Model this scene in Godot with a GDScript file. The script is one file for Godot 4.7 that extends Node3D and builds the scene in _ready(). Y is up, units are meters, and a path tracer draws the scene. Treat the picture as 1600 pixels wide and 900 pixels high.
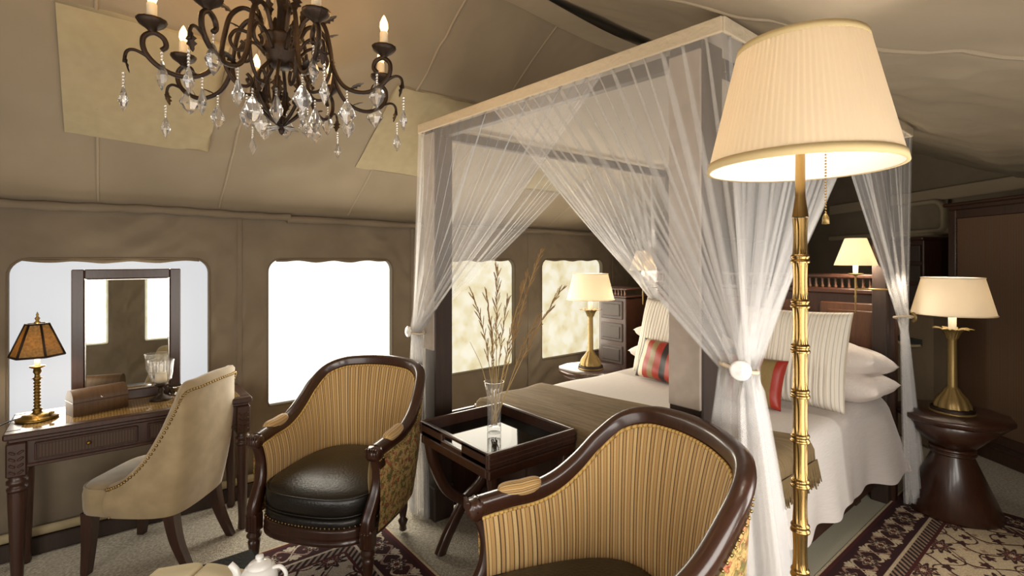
extends Node3D
# Tented bedroom. World axes: x runs along the window wall towards the bed head, z from the window wall towards the photographer.

var M := {}
var used := {}
var rng := RandomNumberGenerator.new()
const RIDGE_Z := -1.96
const RIDGE_Y := 2.92
const NET_Y := 2.355

func _ready() -> void:
	rng.seed = 11
	setup_camera_and_light()
	make_materials()
	build_shell()
	build_bed()
	build_net()
	build_left_side()
	build_seating()
	build_right_side()
	build_chandelier()

func setup_camera_and_light() -> void:
	var cam := Camera3D.new()
	cam.name = "camera"
	cam.projection = Camera3D.PROJECTION_FRUSTUM
	cam.near = 0.05
	cam.far = 60.0
	cam.size = 0.05 * 900.0 / 788.0
	cam.frustum_offset = Vector2(0, -0.05 * 45.0 / 788.0)
	cam.position = Vector3(0, 1.55, 0)
	cam.rotation.y = -atan2(0.63, 0.776)
	add_child(cam)
	cam.current = true
	var e := Environment.new()
	e.background_mode = Environment.BG_SKY
	var sm := ProceduralSkyMaterial.new()
	sm.sky_top_color = Color(0.62, 0.70, 0.80)
	sm.sky_horizon_color = Color(0.86, 0.88, 0.88)
	sm.ground_horizon_color = Color(0.62, 0.58, 0.50)
	sm.ground_bottom_color = Color(0.50, 0.46, 0.38)
	sm.sky_energy_multiplier = 1.0
	var sky := Sky.new()
	sky.sky_material = sm
	e.sky = sky
	e.tonemap_mode = Environment.TONE_MAPPER_LINEAR
	e.tonemap_exposure = 0.78
	e.sdfgi_enabled = true
	e.ssao_enabled = true
	e.ssil_enabled = true
	var we := WorldEnvironment.new()
	we.name = "environment"
	we.environment = e
	add_child(we)
	# daylight through the open entrance flap in the end wall behind the photographer
	area("entrance_daylight", Vector3(-1.80, 1.12, -0.75), Vector3(1.5, 1.02, -1.9), Vector2(1.5, 1.9), Color(1.0, 0.965, 0.92), 4.8)
	# daylight through the windows of both long walls
	var we_list := [2.4, 3.6, 3.2, 2.6]
	for k in 4:
		area("window_daylight", Vector3(0.07 + 1.25 * k, 1.06, -3.63), Vector3(0.07 + 1.25 * k, 0.9, 0), Vector2(0.85, 0.94), Color(1.0, 0.96, 0.88), we_list[k])
	for k in 3:
		area("window_daylight", Vector3(-0.4 + 1.25 * k, 1.06, 0.34), Vector3(-0.4 + 1.25 * k, 0.9, -3), Vector2(0.85, 0.94), Color(1.0, 0.975, 0.95), 2.6)

func area(called: String, at: Vector3, to: Vector3, size: Vector2, col: Color, energy: float) -> void:
	var l := AreaLight3D.new()
	l.name = called
	l.area_size = size
	l.light_color = col
	l.light_energy = energy
	l.area_range = 14.0
	l.area_attenuation = 2.0
	l.shadow_enabled = true
	add_child(l, true)
	l.look_at_from_position(at, to)

func omni(called: String, parent: Node3D, at: Vector3, col: Color, energy: float, size := 0.03) -> void:
	var l := OmniLight3D.new()
	l.name = called
	l.light_color = col
	l.light_energy = energy
	l.omni_range = 12.0
	l.omni_attenuation = 2.0
	l.light_size = size
	l.shadow_enabled = true
	l.position = at
	parent.add_child(l, true)

# ---------------------------------------------------------------- scene-tree helpers
func numbered(called: String) -> String:
	var n: int = used.get(called, -1) + 1
	used[called] = n
	return called if n == 0 else "%s_%03d" % [called, n]

func thing(called: String, label: String, category: String, at := Vector3.ZERO, turn := 0.0, group := "") -> Node3D:
	var o := Node3D.new()
	o.name = numbered(called)
	add_child(o)
	o.position = at
	o.rotation.y = turn
	tag(o, label, category, group)
	return o

func tag(o: Node3D, label: String, category: String, group := "") -> Node3D:
	o.set_meta("label", label)
	o.set_meta("category", category)
	if group != "":
		o.set_meta("group", group)
	return o

func copy(o: Node3D, label: String, at: Vector3, turn := 0.0) -> Node3D:
	var c: Node3D = o.duplicate()
	var base := String(o.name)
	c.name = numbered(base)
	add_child(c)
	c.position = at
	c.rotation.y = turn
	c.set_meta("label", label)
	return c

func S() -> SurfaceTool:
	var st := SurfaceTool.new()
	st.begin(Mesh.PRIMITIVE_TRIANGLES)
	return st

func obj(called: String, st: SurfaceTool, mat: Material, parent: Node3D = null, label := "") -> MeshInstance3D:
	st.generate_normals()
	var mi := MeshInstance3D.new()
	mi.mesh = st.commit()
	mi.material_override = mat
	if parent == null:
		mi.name = numbered(called)
		add_child(mi)
	else:
		mi.name = called
		parent.add_child(mi, true)
	if label != "":
		mi.set_meta("label", label)
	return mi

func struct(called: String, st: SurfaceTool, mat: Material, label: String, category: String) -> MeshInstance3D:
	var o := obj(called, st, mat)
	o.set_meta("kind", "structure")
	tag(o, label, category)
	return o

func same(called: String, of: MeshInstance3D, parent: Node3D, at: Vector3, basis := Basis()) -> MeshInstance3D:
	var mi := MeshInstance3D.new()
	mi.mesh = of.mesh
	mi.material_override = of.material_override
	mi.name = called
	parent.add_child(mi, true)
	mi.transform = Transform3D(basis, at)
	return mi

# ---------------------------------------------------------------- shape helpers
func tri(st: SurfaceTool, a: Vector3, b: Vector3, c: Vector3, ua := Vector2.ZERO, ub := Vector2.ZERO, uc := Vector2.ZERO) -> void:
	st.set_uv(ua); st.add_vertex(a)
	st.set_uv(ub); st.add_vertex(b)
	st.set_uv(uc); st.add_vertex(c)

func quad(st: SurfaceTool, a: Vector3, b: Vector3, c: Vector3, d: Vector3, ua := Vector2(0, 0), ub := Vector2(1, 0), uc := Vector2(1, 1), ud := Vector2(0, 1)) -> void:
	tri(st, a, b, c, ua, ub, uc)
	tri(st, a, c, d, ua, uc, ud)

# a surface f(u, v), u and v in 0..1; us and vs scale the texture coordinates
func grid(st: SurfaceTool, nu: int, nv: int, f: Callable, us := 1.0, vs := 1.0, flat := false) -> void:
	st.set_smooth_group(0xFFFFFFFF if flat else 0)
	var rows := []
	for j in nv + 1:
		var row := PackedVector3Array()
		for i in nu + 1:
			row.append(f.call(float(i) / nu, float(j) / nv))
		rows.append(row)
	for j in nv:
		var r0: PackedVector3Array = rows[j]
		var r1: PackedVector3Array = rows[j + 1]
		var v0 := vs * j / nv
		var v1 := vs * (j + 1) / nv
		for i in nu:
			var u0 := us * i / nu
			var u1 := us * (i + 1) / nu
			quad(st, r0[i], r0[i + 1], r1[i + 1], r1[i], Vector2(u0, v0), Vector2(u1, v0), Vector2(u1, v1), Vector2(u0, v1))

# square bar from a to b
func bar(st: SurfaceTool, a: Vector3, b: Vector3, w: float, h: float, bev := 0.005) -> void:
	var d := b - a
	var x := d.normalized()
	var z := x.cross(Vector3.UP).normalized()
	bx(st, Vector3.ZERO, Vector3(d.length(), h, w), bev, Transform3D(Basis(x, z.cross(x), z), (a + b) / 2))

# chamfered box
func bx(st: SurfaceTool, c: Vector3, s: Vector3, b := 0.004, xf := Transform3D()) -> void:
	st.set_smooth_group(0xFFFFFFFF)
	var h := s * 0.5
	b = minf(b, minf(h.x, minf(h.y, h.z)) * 0.9)
	var p := func(sg: Array, axis: int) -> Vector3:
		var v := Vector3()
		for k in 3:
			v[k] = sg[k] * (h[k] if k == axis else h[k] - b)
		return xf * (c + v)
	for a in 3:
		var e := (a + 1) % 3
		var g := (a + 2) % 3
		for s1 in [-1.0, 1.0]:
			var q := []
			for w in [[-1, -1], [1, -1], [1, 1], [-1, 1]]:
				var sg := [0.0, 0.0, 0.0]
				sg[a] = s1; sg[e] = float(w[0]); sg[g] = float(w[1])
				q.append(p.call(sg, a))
			if s1 > 0:
				q.reverse()
			quad(st, q[0], q[1], q[2], q[3])
			for s2 in [-1.0, 1.0]:
				var lo := [0.0, 0.0, 0.0]
				lo[a] = s1; lo[e] = s2; lo[g] = -1.0
				var hi: Array = lo.duplicate()
				hi[g] = 1.0
				var r := [p.call(lo, a), p.call(hi, a), p.call(hi, e), p.call(lo, e)]
				if s1 * s2 > 0:
					r.reverse()
				quad(st, r[0], r[1], r[2], r[3])
	for i in 8:
		var sg := [1.0 if i & 1 else -1.0, 1.0 if i & 2 else -1.0, 1.0 if i & 4 else -1.0]
		var t := [p.call(sg, 0), p.call(sg, 1), p.call(sg, 2)]
		if sg[0] * sg[1] * sg[2] > 0:
			t.reverse()
		tri(st, t[0], t[1], t[2])

# surface of revolution about y; profile of (radius, height) from bottom to top
func lathe(st: SurfaceTool, prof: Array, segs := 24, xf := Transform3D(), flutes := 0, depth := 0.0) -> void:
	var n := prof.size() - 1
	grid(st, segs, n, func(u: float, v: float) -> Vector3:
		var q: Vector2 = prof[roundi(v * n)]
		var a := u * TAU
		var r := q.x
		if flutes > 0:
			r *= 1.0 - depth * pow(absf(sin(a * flutes * 0.5)), 3.0)
		return xf * Vector3(cos(a) * r, q.y, sin(a) * r), 1.0, 1.0)

func T(x: float, y: float, z: float) -> Transform3D:
	return Transform3D(Basis(), Vector3(x, y, z))

func spline(ctrl: Array, per := 6) -> PackedVector3Array:
	var out := PackedVector3Array()
	var n := ctrl.size()
	for i in n - 1:
		var a: Vector3 = ctrl[maxi(i - 1, 0)]
		var b: Vector3 = ctrl[i]
		var c: Vector3 = ctrl[i + 1]
		var d: Vector3 = ctrl[mini(i + 2, n - 1)]
		for k in per:
			out.append(b.cubic_interpolate(c, a, d, float(k) / per))
	out.append(ctrl[n - 1])
	return out

func along(path: PackedVector3Array, t: float) -> Vector3:
	var x := clampf(t, 0.0, 1.0) * (path.size() - 1)
	var i := mini(int(x), path.size() - 2)
	return path[i].lerp(path[i + 1], x - i)

# round tube; radius may be a number or a Callable of 0..1
func tube(st: SurfaceTool, path: PackedVector3Array, radius, sides := 8, caps := true) -> void:
	var n := path.size()
	var rings := []
	var nrm := Vector3.ZERO
	for i in n:
		var t := (path[mini(i + 1, n - 1)] - path[maxi(i - 1, 0)]).normalized()
		if i == 0:
			nrm = t.cross(Vector3.UP if absf(t.y) < 0.9 else Vector3.RIGHT).normalized()
		nrm = (nrm - t * nrm.dot(t)).normalized()
		var b := nrm.cross(t)
		var r: float = radius.call(float(i) / (n - 1)) if radius is Callable else radius
		var ring := PackedVector3Array()
		for k in sides + 1:
			var a := TAU * k / sides
			ring.append(path[i] + (nrm * cos(a) + b * sin(a)) * r)
		rings.append(ring)
	st.set_smooth_group(0)
	for i in n - 1:
		for k in sides:
			quad(st, rings[i][k], rings[i][k + 1], rings[i + 1][k + 1], rings[i + 1][k], Vector2(float(k) / sides, i), Vector2(float(k + 1) / sides, i), Vector2(float(k + 1) / sides, i + 1), Vector2(float(k) / sides, i + 1))
	if caps:
		for k in sides:
			tri(st, path[0], rings[0][k + 1], rings[0][k])
			tri(st, path[n - 1], rings[n - 1][k], rings[n - 1][k + 1])

# closed profile (Vector2: along normal, along binormal) swept along a path with given normals
func sweep(st: SurfaceTool, path: PackedVector3Array, normals: PackedVector3Array, prof: Array, caps := true) -> void:
	var n := path.size()
	var m := prof.size()
	var rings := []
	for i in n:
		var t := (path[mini(i + 1, n - 1)] - path[maxi(i - 1, 0)]).normalized()
		var nn := (normals[i] - t * normals[i].dot(t)).normalized()
		var b := nn.cross(t)
		var ring := PackedVector3Array()
		for k in m + 1:
			var q: Vector2 = prof[k % m]
			ring.append(path[i] + nn * q.x + b * q.y)
		rings.append(ring)
	st.set_smooth_group(0)
	for i in n - 1:
		for k in m:
			quad(st, rings[i][k], rings[i][k + 1], rings[i + 1][k + 1], rings[i + 1][k], Vector2(float(k) / m, i * 0.1), Vector2(float(k + 1) / m, i * 0.1), Vector2(float(k + 1) / m, i * 0.1 + 0.1), Vector2(float(k) / m, i * 0.1 + 0.1))
	if caps:
		st.set_smooth_group(0xFFFFFFFF)
		for k in range(1, m - 1):
			tri(st, rings[0][0], rings[0][k + 1], rings[0][k])
			tri(st, rings[n - 1][0], rings[n - 1][k], rings[n - 1][k + 1])

func ball(st: SurfaceTool, c: Vector3, r: float, seg := 8, squash := 1.0) -> void:
	var prof := []
	var n := maxi(4, seg / 2)
	for i in n + 1:
		var a := -PI / 2 + PI * i / n
		prof.append(Vector2(cos(a) * r, sin(a) * r * squash))
	lathe(st, prof, seg, T(c.x, c.y, c.z))

# rounded cushion; f bulge, ears at the corners
func pillow(st: SurfaceTool, w: float, h: float, t: float, pinch := 0.05, ribs := 0, nu := 40, nv := 28, ribdepth := 0.004, wob := 0.004) -> void:
	var ph := rng.randf() * 9.0
	for side in [1.0, -1.0]:
		grid(st, nu, nv, func(u: float, v: float) -> Vector3:
			var a := u * 2.0 - 1.0
			var b := v * 2.0 - 1.0
			var k := pow(maxf(0.0, (1.0 - pow(absf(a), 3.0)) * (1.0 - pow(absf(b), 3.0))), 0.42)
			var x := a * w * 0.5 * (1.0 - pinch * (1.0 - b * b))
			var y := b * h * 0.5 * (1.0 - pinch * (1.0 - a * a))
			var z: float = side * t * 0.5 * k
			z += side * k * wob * (sin(a * 7.0 + ph) + sin(b * 6.0 + a * 5.0 + ph * 2.0))
			if ribs > 0:
				z += side * ribdepth * k * sin(u * TAU * ribs)
			return Vector3(x, y, z) if side > 0 else Vector3(-x, y, z), 1.0, 1.0)

# ---------------------------------------------------------------- textures and materials
func noise(size: int, freq: float, sd: int, oct := 3) -> Image:
	var n := FastNoiseLite.new()
	n.seed = sd
	n.frequency = freq
	n.noise_type = FastNoiseLite.TYPE_SIMPLEX_SMOOTH
	n.fractal_octaves = oct
	return n.get_seamless_image(size, size, false, false, 0.2, true)

func ramp(im: Image, cols: Array) -> ImageTexture:
	var w := im.get_width()
	var h := im.get_height()
	var out := Image.create(w, h, false, Image.FORMAT_RGB8)
	var k := cols.size() - 1
	for y in h:
		for x in w:
			var v := im.get_pixel(x, y).r * k
			var i := mini(int(v), k - 1)
			out.set_pixel(x, y, (cols[i] as Color).lerp(cols[i + 1], v - i))
	return ImageTexture.create_from_image(out)

func mat(col: Color, rough := 0.8, metal := 0.0, tex: Texture2D = null, scale := 0.0, height: Texture2D = null, hs := 0.0) -> StandardMaterial3D:
	var m := StandardMaterial3D.new()
	m.albedo_color = col
	m.roughness = rough
	m.metallic = metal
	if tex:
		m.albedo_texture = tex
	if scale > 0.0:
		m.uv1_triplanar = true
		m.uv1_scale = Vector3.ONE * scale
	if height:
		m.heightmap_enabled = true
		m.heightmap_texture = height
		m.heightmap_scale = hs
	return m

func grain_tex(a: Color, b: Color, sd: int) -> ImageTexture:
	var n := FastNoiseLite.new()
	n.seed = sd
	n.frequency = 0.03
	n.fractal_octaves = 4
	var out := Image.create(256, 256, false, Image.FORMAT_RGB8)
	for y in 256:
		for x in 256:
			var e := sin(TAU * y / 256.0)
			var v := n.get_noise_3d(x * 2.4, e * 9.0, cos(TAU * y / 256.0) * 9.0) * 0.5 + 0.5
			v = v * 0.75 + 0.25 * absf(sin(v * 17.0))
			out.set_pixel(x, y, a.lerp(b, clampf(v, 0, 1)))
	return ImageTexture.create_from_image(out)

func stripe_tex(cols: Array, widths: Array, w := 256, h := 64, grain := 0.10) -> ImageTexture:
	var out := Image.create(w, h, false, Image.FORMAT_RGB8)
	var total := 0.0
	for q in widths:
		total += q
	var r := RandomNumberGenerator.new()
	r.seed = 5
	for x in w:
		var p := (x + 0.5) / w * total
		var k := 0
		while k < widths.size() - 1 and p > widths[k]:
			p -= widths[k]
			k += 1
		for y in h:
			var g := 1.0 + (r.randf() - 0.5) * grain * 2.0
			var c: Color = cols[k]
			out.set_pixel(x, y, Color(c.r * g, c.g * g, c.b * g))
	return ImageTexture.create_from_image(out)

func tapestry_tex() -> ImageTexture:
	var a := noise(256, 0.022, 3, 3)
	var b := noise(256, 0.030, 8, 2)
	var c := noise(256, 0.12, 4, 2)
	var out := Image.create(256, 256, false, Image.FORMAT_RGB8)
	for y in 256:
		for x in 256:
			var col := Color(0.74, 0.62, 0.38)
			var va := a.get_pixel(x, y).r
			var vb := b.get_pixel(x, y).r
			var vc := c.get_pixel(x, y).r
			if va > 0.60:
				col = Color(0.40, 0.38, 0.18)
			elif absf(va - 0.45) < 0.025:
				col = Color(0.42, 0.30, 0.14)
			if vb > 0.72:
				col = Color(0.52, 0.20, 0.15)
				if vb > 0.82:
					col = Color(0.68, 0.38, 0.28)
			out.set_pixel(x, y, col * (0.75 + vc * 0.45))
	return ImageTexture.create_from_image(out)

# Persian rug: border bands round a field of rosettes and scrolling vines; size in metres
func rug_tex(w: float, h: float, dens: int, field: Color, ground: Color, wine: Color, ink: Color) -> ImageTexture:
	var pw := int(w * dens)
	var ph := int(h * dens)
	var out := Image.create(pw, ph, false, Image.FORMAT_RGB8)
	var r := RandomNumberGenerator.new()
	r.seed = 77
	var tan := field.lerp(wine, 0.35)
	var rose := func(px: float, py: float, rad: float, petals: float) -> float:
		var d := sqrt(px * px + py * py) / rad
		return d / (0.78 + 0.22 * cos(atan2(py, px) * petals))
	for y in ph:
		for x in pw:
			var X := (x + 0.5) / dens
			var Y := (y + 0.5) / dens
			var e := minf(minf(X, w - X), minf(Y, h - Y))
			var c := field
			if e < 0.012:
				c = Color(0.74, 0.68, 0.56)
			elif e < 0.03:
				c = wine
			elif e < 0.21:
				# main border: wine ground, rosettes and leaves along it
				c = ground
				var run := Y if (minf(X, w - X) < minf(Y, h - Y)) else X
				var ex := fposmod(run, 0.22) - 0.11
				var ey := e - 0.12
				var q: float = rose.call(ex, ey, 0.062, 8.0)
				if q < 0.32: c = wine
				elif q < 0.55: c = field
				elif q < 0.78: c = ink
				elif q < 0.95: c = tan
				else:
					var wave := 0.052 * sin(run / 0.22 * TAU)
					if absf(ey - wave) < 0.008: c = tan
					elif absf(ey + wave) < 0.007: c = field
					elif rose.call(absf(ex) - 0.10, absf(ey) - 0.045, 0.026, 5.0) < 1.0: c = field
			elif e < 0.225:
				c = field
			elif e < 0.275:
				c = tan if fposmod((X + Y) * 26.0, 1.0) < 0.5 else ink
			elif e < 0.29:
				c = wine
			else:
				var gx := fposmod(X + 0.13, 0.34) - 0.17
				var gy := fposmod(Y + 0.07, 0.26) - 0.13
				var odd := (int(floor((Y + 0.07) / 0.26)) & 1) == 1
				if odd:
					gx = fposmod(X + 0.30, 0.34) - 0.17
				var q2: float = rose.call(gx * 0.72, gy, 0.068, 9.0)
				var v1 := absf(sin((X + 0.06 * sin(Y * 17.0)) * 18.5)) 
				var v2 := absf(sin((Y + 0.05 * sin(X * 21.0)) * 24.0))
				if q2 < 0.25: c = field
				elif q2 < 0.5: c = wine
				elif q2 < 0.62: c = tan
				elif q2 < 0.95: c = ink.lerp(wine, 0.4)
				elif q2 < 1.06: c = field
				elif v1 < 0.11 or v2 < 0.09: c = ink.lerp(wine, 0.5)
				elif rose.call(absf(gx) - 0.125, absf(gy) - 0.07, 0.030, 5.0) < 1.0: c = wine.lerp(ink, 0.3)
				elif rose.call(absf(gx) - 0.06, absf(gy) - 0.10, 0.018, 4.0) < 1.0: c = tan
			var g := 0.86 + r.randf() * 0.28
			out.set_pixel(x, y, Color(c.r * g, c.g * g, c.b * g))
	return ImageTexture.create_from_image(out)

func sheer(col: Color) -> StandardMaterial3D:
	var m := mat(Color(col.r, col.g, col.b, col.a), 0.9)
	m.transparency = BaseMaterial3D.TRANSPARENCY_ALPHA
	m.backlight_enabled = true
	m.backlight = Color(0.5, 0.5, 0.5)
	m.cull_mode = BaseMaterial3D.CULL_DISABLED
	return m

func glow(col: Color, energy: float) -> StandardMaterial3D:
	var m := mat(Color(0.3, 0.3, 0.3), 0.6)
	m.emission_enabled = true
	m.emission = col
	m.emission_energy_multiplier = energy
	return m

func make_materials() -> void:
	var blotch := noise(256, 0.012, 1, 4)
	var fine := ImageTexture.create_from_image(noise(256, 0.20, 2, 3))
	var mid := ImageTexture.create_from_image(noise(256, 0.04, 6, 4))
	var fold := ImageTexture.create_from_image(noise(512, 0.010, 16, 3))
	M.roof = mat(Color(1, 1, 1), 0.95, 0.0, ramp(blotch, [Color(0.505, 0.452, 0.372), Color(0.55, 0.497, 0.415)]), 0.55, fold, 1.1)
	M.wall = mat(Color(1, 1, 1), 0.95, 0.0, ramp(blotch, [Color(0.425, 0.378, 0.315), Color(0.475, 0.428, 0.36)]), 0.6, fold, 2.0)
	M.patch = mat(Color(1, 1, 1), 0.9, 0.0, ramp(noise(256, 0.05, 21, 4), [Color(0.58, 0.525, 0.405), Color(0.635, 0.58, 0.455)]), 1.1)
	M.seam = mat(Color(0.57, 0.515, 0.43), 0.9)
	M.hem = mat(Color(0.40, 0.345, 0.27), 0.9, 0.0, null, 1.0, fine, 0.2)
	M.rubber = mat(Color(0.07, 0.065, 0.06), 0.6)
	M.carpet = mat(Color(1, 1, 1), 1.0, 0.0, ramp(noise(256, 0.09, 12, 4), [Color(0.54, 0.515, 0.465), Color(0.80, 0.77, 0.71)]), 2.2, fine, 0.6)
	M.sisal = mat(Color(1, 1, 1), 0.95, 0.0, stripe_tex([Color(0.70, 0.675, 0.59), Color(0.57, 0.545, 0.47)], [3, 1], 64, 64, 0.12), 70.0)
	var g1 := grain_tex(Color(0.145, 0.078, 0.046), Color(0.27, 0.148, 0.09), 31)
	var g2 := grain_tex(Color(0.15, 0.105, 0.08), Color(0.23, 0.165, 0.13), 32)
	var g3 := grain_tex(Color(0.27, 0.168, 0.112), Color(0.40, 0.258, 0.172), 33)
	M.wood = mat(Color.WHITE, 0.42, 0.0, g1, 3.0)
	M.wood.clearcoat_enabled = true
	M.wood.clearcoat = 0.3
	M.wood.clearcoat_roughness = 0.18
	M.frame = mat(Color(1.0, 0.97, 0.95), 0.34, 0.0, g1, 3.0)
	M.frame.clearcoat_enabled = true
	M.frame.clearcoat = 0.5
	M.frame.clearcoat_roughness = 0.14
	M.post = mat(Color.WHITE, 0.5, 0.0, g2, 2.0)
	M.panel = mat(Color.WHITE, 0.38, 0.0, g3, 1.6)
	M.caramel = mat(Color.WHITE, 0.5, 0.0, grain_tex(Color(0.24, 0.165, 0.10), Color(0.37, 0.265, 0.165), 34), 2.6)
	M.rattan = mat(Color.WHITE, 0.7, 0.0, stripe_tex([Color(0.40, 0.295, 0.205), Color(0.29, 0.205, 0.14)], [2, 1.2], 64, 64, 0.2), 85.0)
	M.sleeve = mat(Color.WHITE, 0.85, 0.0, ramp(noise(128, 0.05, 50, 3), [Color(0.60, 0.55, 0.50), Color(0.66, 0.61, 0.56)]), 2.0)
	M.leather = mat(Color(0.085, 0.072, 0.058), 0.36, 0.0, null, 6.0, mid, 0.12)
	M.leather.clearcoat_enabled = true
	M.leather.clearcoat = 0.2
	M.leather.clearcoat_roughness = 0.35
	M.hide = mat(Color(0.07, 0.06, 0.05), 0.6, 0.0, null, 6.0, mid, 0.12)
	M.hide.metallic_specular = 0.25
	M.weave = mat(Color.WHITE, 0.75, 0.0, stripe_tex([Color(0.27, 0.195, 0.135), Color(0.19, 0.13, 0.09)], [2, 1.2], 64, 64, 0.25), 85.0)
	var gold := Color(0.72, 0.575, 0.36)
	var brn := Color(0.42, 0.295, 0.165)
	var lite := Color(0.79, 0.67, 0.455)
	M.stripe = mat(Color.WHITE, 0.8, 0.0, stripe_tex([lite, brn, gold, Color(0.55, 0.39, 0.19), lite, brn, gold, Color(0.29, 0.195, 0.11)], [3, 0.9, 3, 0.7, 2.4, 1.0, 2.6, 1.0], 256, 32, 0.10))
	M.stripe.uv1_scale = Vector3(1, 10, 1)
	M.stripe.rim_enabled = true
	M.stripe.rim = 0.3
	M.cord = mat(Color.WHITE, 0.7, 0.0, stripe_tex([Color(0.80, 0.66, 0.38), Color(0.52, 0.38, 0.18)], [2, 1], 64, 16), 60.0)
	M.tapestry = mat(Color.WHITE, 0.85, 0.0, tapestry_tex(), 3.4)
	M.velvet = mat(Color.WHITE, 0.75, 0.0, ramp(noise(256, 0.018, 41, 4), [Color(0.545, 0.47, 0.34), Color(0.63, 0.55, 0.41)]), 2.0)
	M.velvet.rim_enabled = true
	M.velvet.rim = 0.7
	M.velvet.rim_tint = 0.5
	M.brass = mat(Color(0.57, 0.46, 0.28), 0.27, 1.0)
	M.oldbrass = mat(Color(0.50, 0.40, 0.20), 0.36, 0.9, null, 5.0, mid, 0.06)
	M.agedbrass = mat(Color(0.54, 0.45, 0.27), 0.42, 0.6, null, 5.0, mid, 0.05)
	M.iron = mat(Color(0.20, 0.15, 0.115), 0.42, 0.65, null, 9.0, fine, 0.12)
	M.stud = mat(Color(0.62, 0.52, 0.34), 0.3, 1.0)
	M.silver = mat(Color(0.72, 0.70, 0.66), 0.2, 1.0)
	M.mirror = mat(Color(0.86, 0.86, 0.83), 0.02, 1.0)
	M.darkglass = mat(Color(0.055, 0.048, 0.038), 0.04)
	M.darkglass.metallic_specular = 0.2
	M.topinlay = mat(Color.WHITE, 0.06, 0.0, stripe_tex([Color(0.52, 0.42, 0.26), Color(0.42, 0.33, 0.19)], [2, 1], 64, 64, 0.15), 80.0)
	M.topinlay.metallic_specular = 0.7
	M.glass = mat(Color(1, 1, 1, 0.06), 0.0)
	M.glass.refraction_enabled = true
	M.glass.refraction_scale = 0.05
	M.glass.transparency = BaseMaterial3D.TRANSPARENCY_ALPHA
	M.crystal = M.glass
	M.clear = mat(Color(1, 1, 1, 0.05), 0.0)
	M.clear.transparency = BaseMaterial3D.TRANSPARENCY_ALPHA
	M.linen = mat(Color(0.86, 0.82, 0.79), 0.9, 0.0, null, 5.0, mid, 0.25)
	M.coverlet = mat(Color.WHITE, 0.9, 0.0, stripe_tex([Color(0.86, 0.835, 0.815), Color(0.75, 0.72, 0.70)], [3, 2], 64, 16, 0.02), 0.0)
	M.coverlet.uv1_scale = Vector3(1, 45, 1)
	M.sham = mat(Color.WHITE, 0.9, 0.0, stripe_tex([Color(0.87, 0.84, 0.79), Color(0.66, 0.62, 0.55), Color(0.87, 0.84, 0.79), Color(0.80, 0.75, 0.66)], [4, 0.7, 3, 1.0], 128, 16, 0.04))
	M.sham.uv1_scale = Vector3(17, 1, 1)
	var red := Color(0.58, 0.16, 0.10)
	var cream := Color(0.80, 0.74, 0.64)
	var olive := Color(0.50, 0.42, 0.26)
	var choc := Color(0.13, 0.085, 0.075)
	M.silk = mat(Color.WHITE, 0.45, 0.0, stripe_tex([choc, cream, red, olive, red, choc, red, cream, red, olive], [0.9, 1.0, 1.2, 1.2, 1.3, 1.1, 1.5, 1.2, 1.3, 1.0], 256, 32, 0.05))
	M.silk_two = mat(Color.WHITE, 0.45, 0.0, stripe_tex([choc, red, cream, red, olive, red, cream, red, olive, red], [0.6, 1.2, 1.0, 1.0, 1.0, 1.2, 1.4, 1.7, 1.7, 1.1], 256, 32, 0.05))
	M.throw = mat(Color.WHITE, 0.9, 0.0, grain_tex(Color(0.30, 0.245, 0.165), Color(0.58, 0.49, 0.345), 61))
	M.throw.uv1_scale = Vector3(1.5, 3, 1)
	M.fringe = mat(Color(0.42, 0.345, 0.22), 0.9)
	M.net = sheer(Color(0.975, 0.965, 0.955, 0.235))
	M.netroof = sheer(Color(0.86, 0.82, 0.77, 0.5))
	M.band = mat(Color(0.80, 0.74, 0.64), 0.9, 0.0, null, 3.0, mid, 0.3)
	M.liner = mat(Color(0.96, 0.96, 0.95), 0.85)
	M.liner.backlight_enabled = true
	M.liner.backlight = Color(1, 1, 1)
	M.shade = mat(Color(0.92, 0.87, 0.775), 0.85)
	M.shade.backlight_enabled = true
	M.shade.backlight = Color(0.95, 0.90, 0.82)
	M.shadetrim = mat(Color(0.80, 0.71, 0.52), 0.8)
	M.lampshade = mat(Color(0.92, 0.90, 0.86), 0.85)
	M.lampshade.backlight_enabled = true
	M.lampshade.backlight = Color(1.0, 0.95, 0.86)
	M.amber = mat(Color.WHITE, 0.6, 0.0, ramp(noise(128, 0.06, 71, 3), [Color(0.42, 0.33, 0.17), Color(0.68, 0.56, 0.32)]), 8.0)
	M.amber.backlight_enabled = true
	M.amber.backlight = Color(0.80, 0.76, 0.62)
	M.candle = mat(Color(0.84, 0.79, 0.69), 0.6)
	M.flame = glow(Color(1.0, 0.86, 0.62), 4.0)
	M.bulb = glow(Color(1.0, 0.88, 0.66), 6.0)
	M.china = mat(Color(0.88, 0.87, 0.85), 0.12)
	M.paper = mat(Color(0.82, 0.77, 0.64), 0.85)
	M.cover = mat(Color(0.34, 0.28, 0.18), 0.6)
	M.straw = mat(Color(0.68, 0.58, 0.38), 0.8)
	M.seed = mat(Color(0.58, 0.46, 0.29), 0.85)
	M.pane_a = glow(Color(0.855, 0.862, 0.875), 1.15)
	M.pane_b = glow(Color(1.0, 0.995, 0.95), 1.5)
	var leafy := ramp(noise(256, 0.02, 81, 5), [Color(0.86, 0.79, 0.60), Color(0.935, 0.885, 0.73), Color(0.985, 0.955, 0.85), Color(1.0, 0.98, 0.90)])
	M.pane_c = glow(Color(1, 1, 1), 1.2)
	M.pane_c.emission = Color(1, 1, 1)
	M.pane_c.emission_operator = BaseMaterial3D.EMISSION_OP_MULTIPLY
	M.pane_c.emission_texture = leafy
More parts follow.
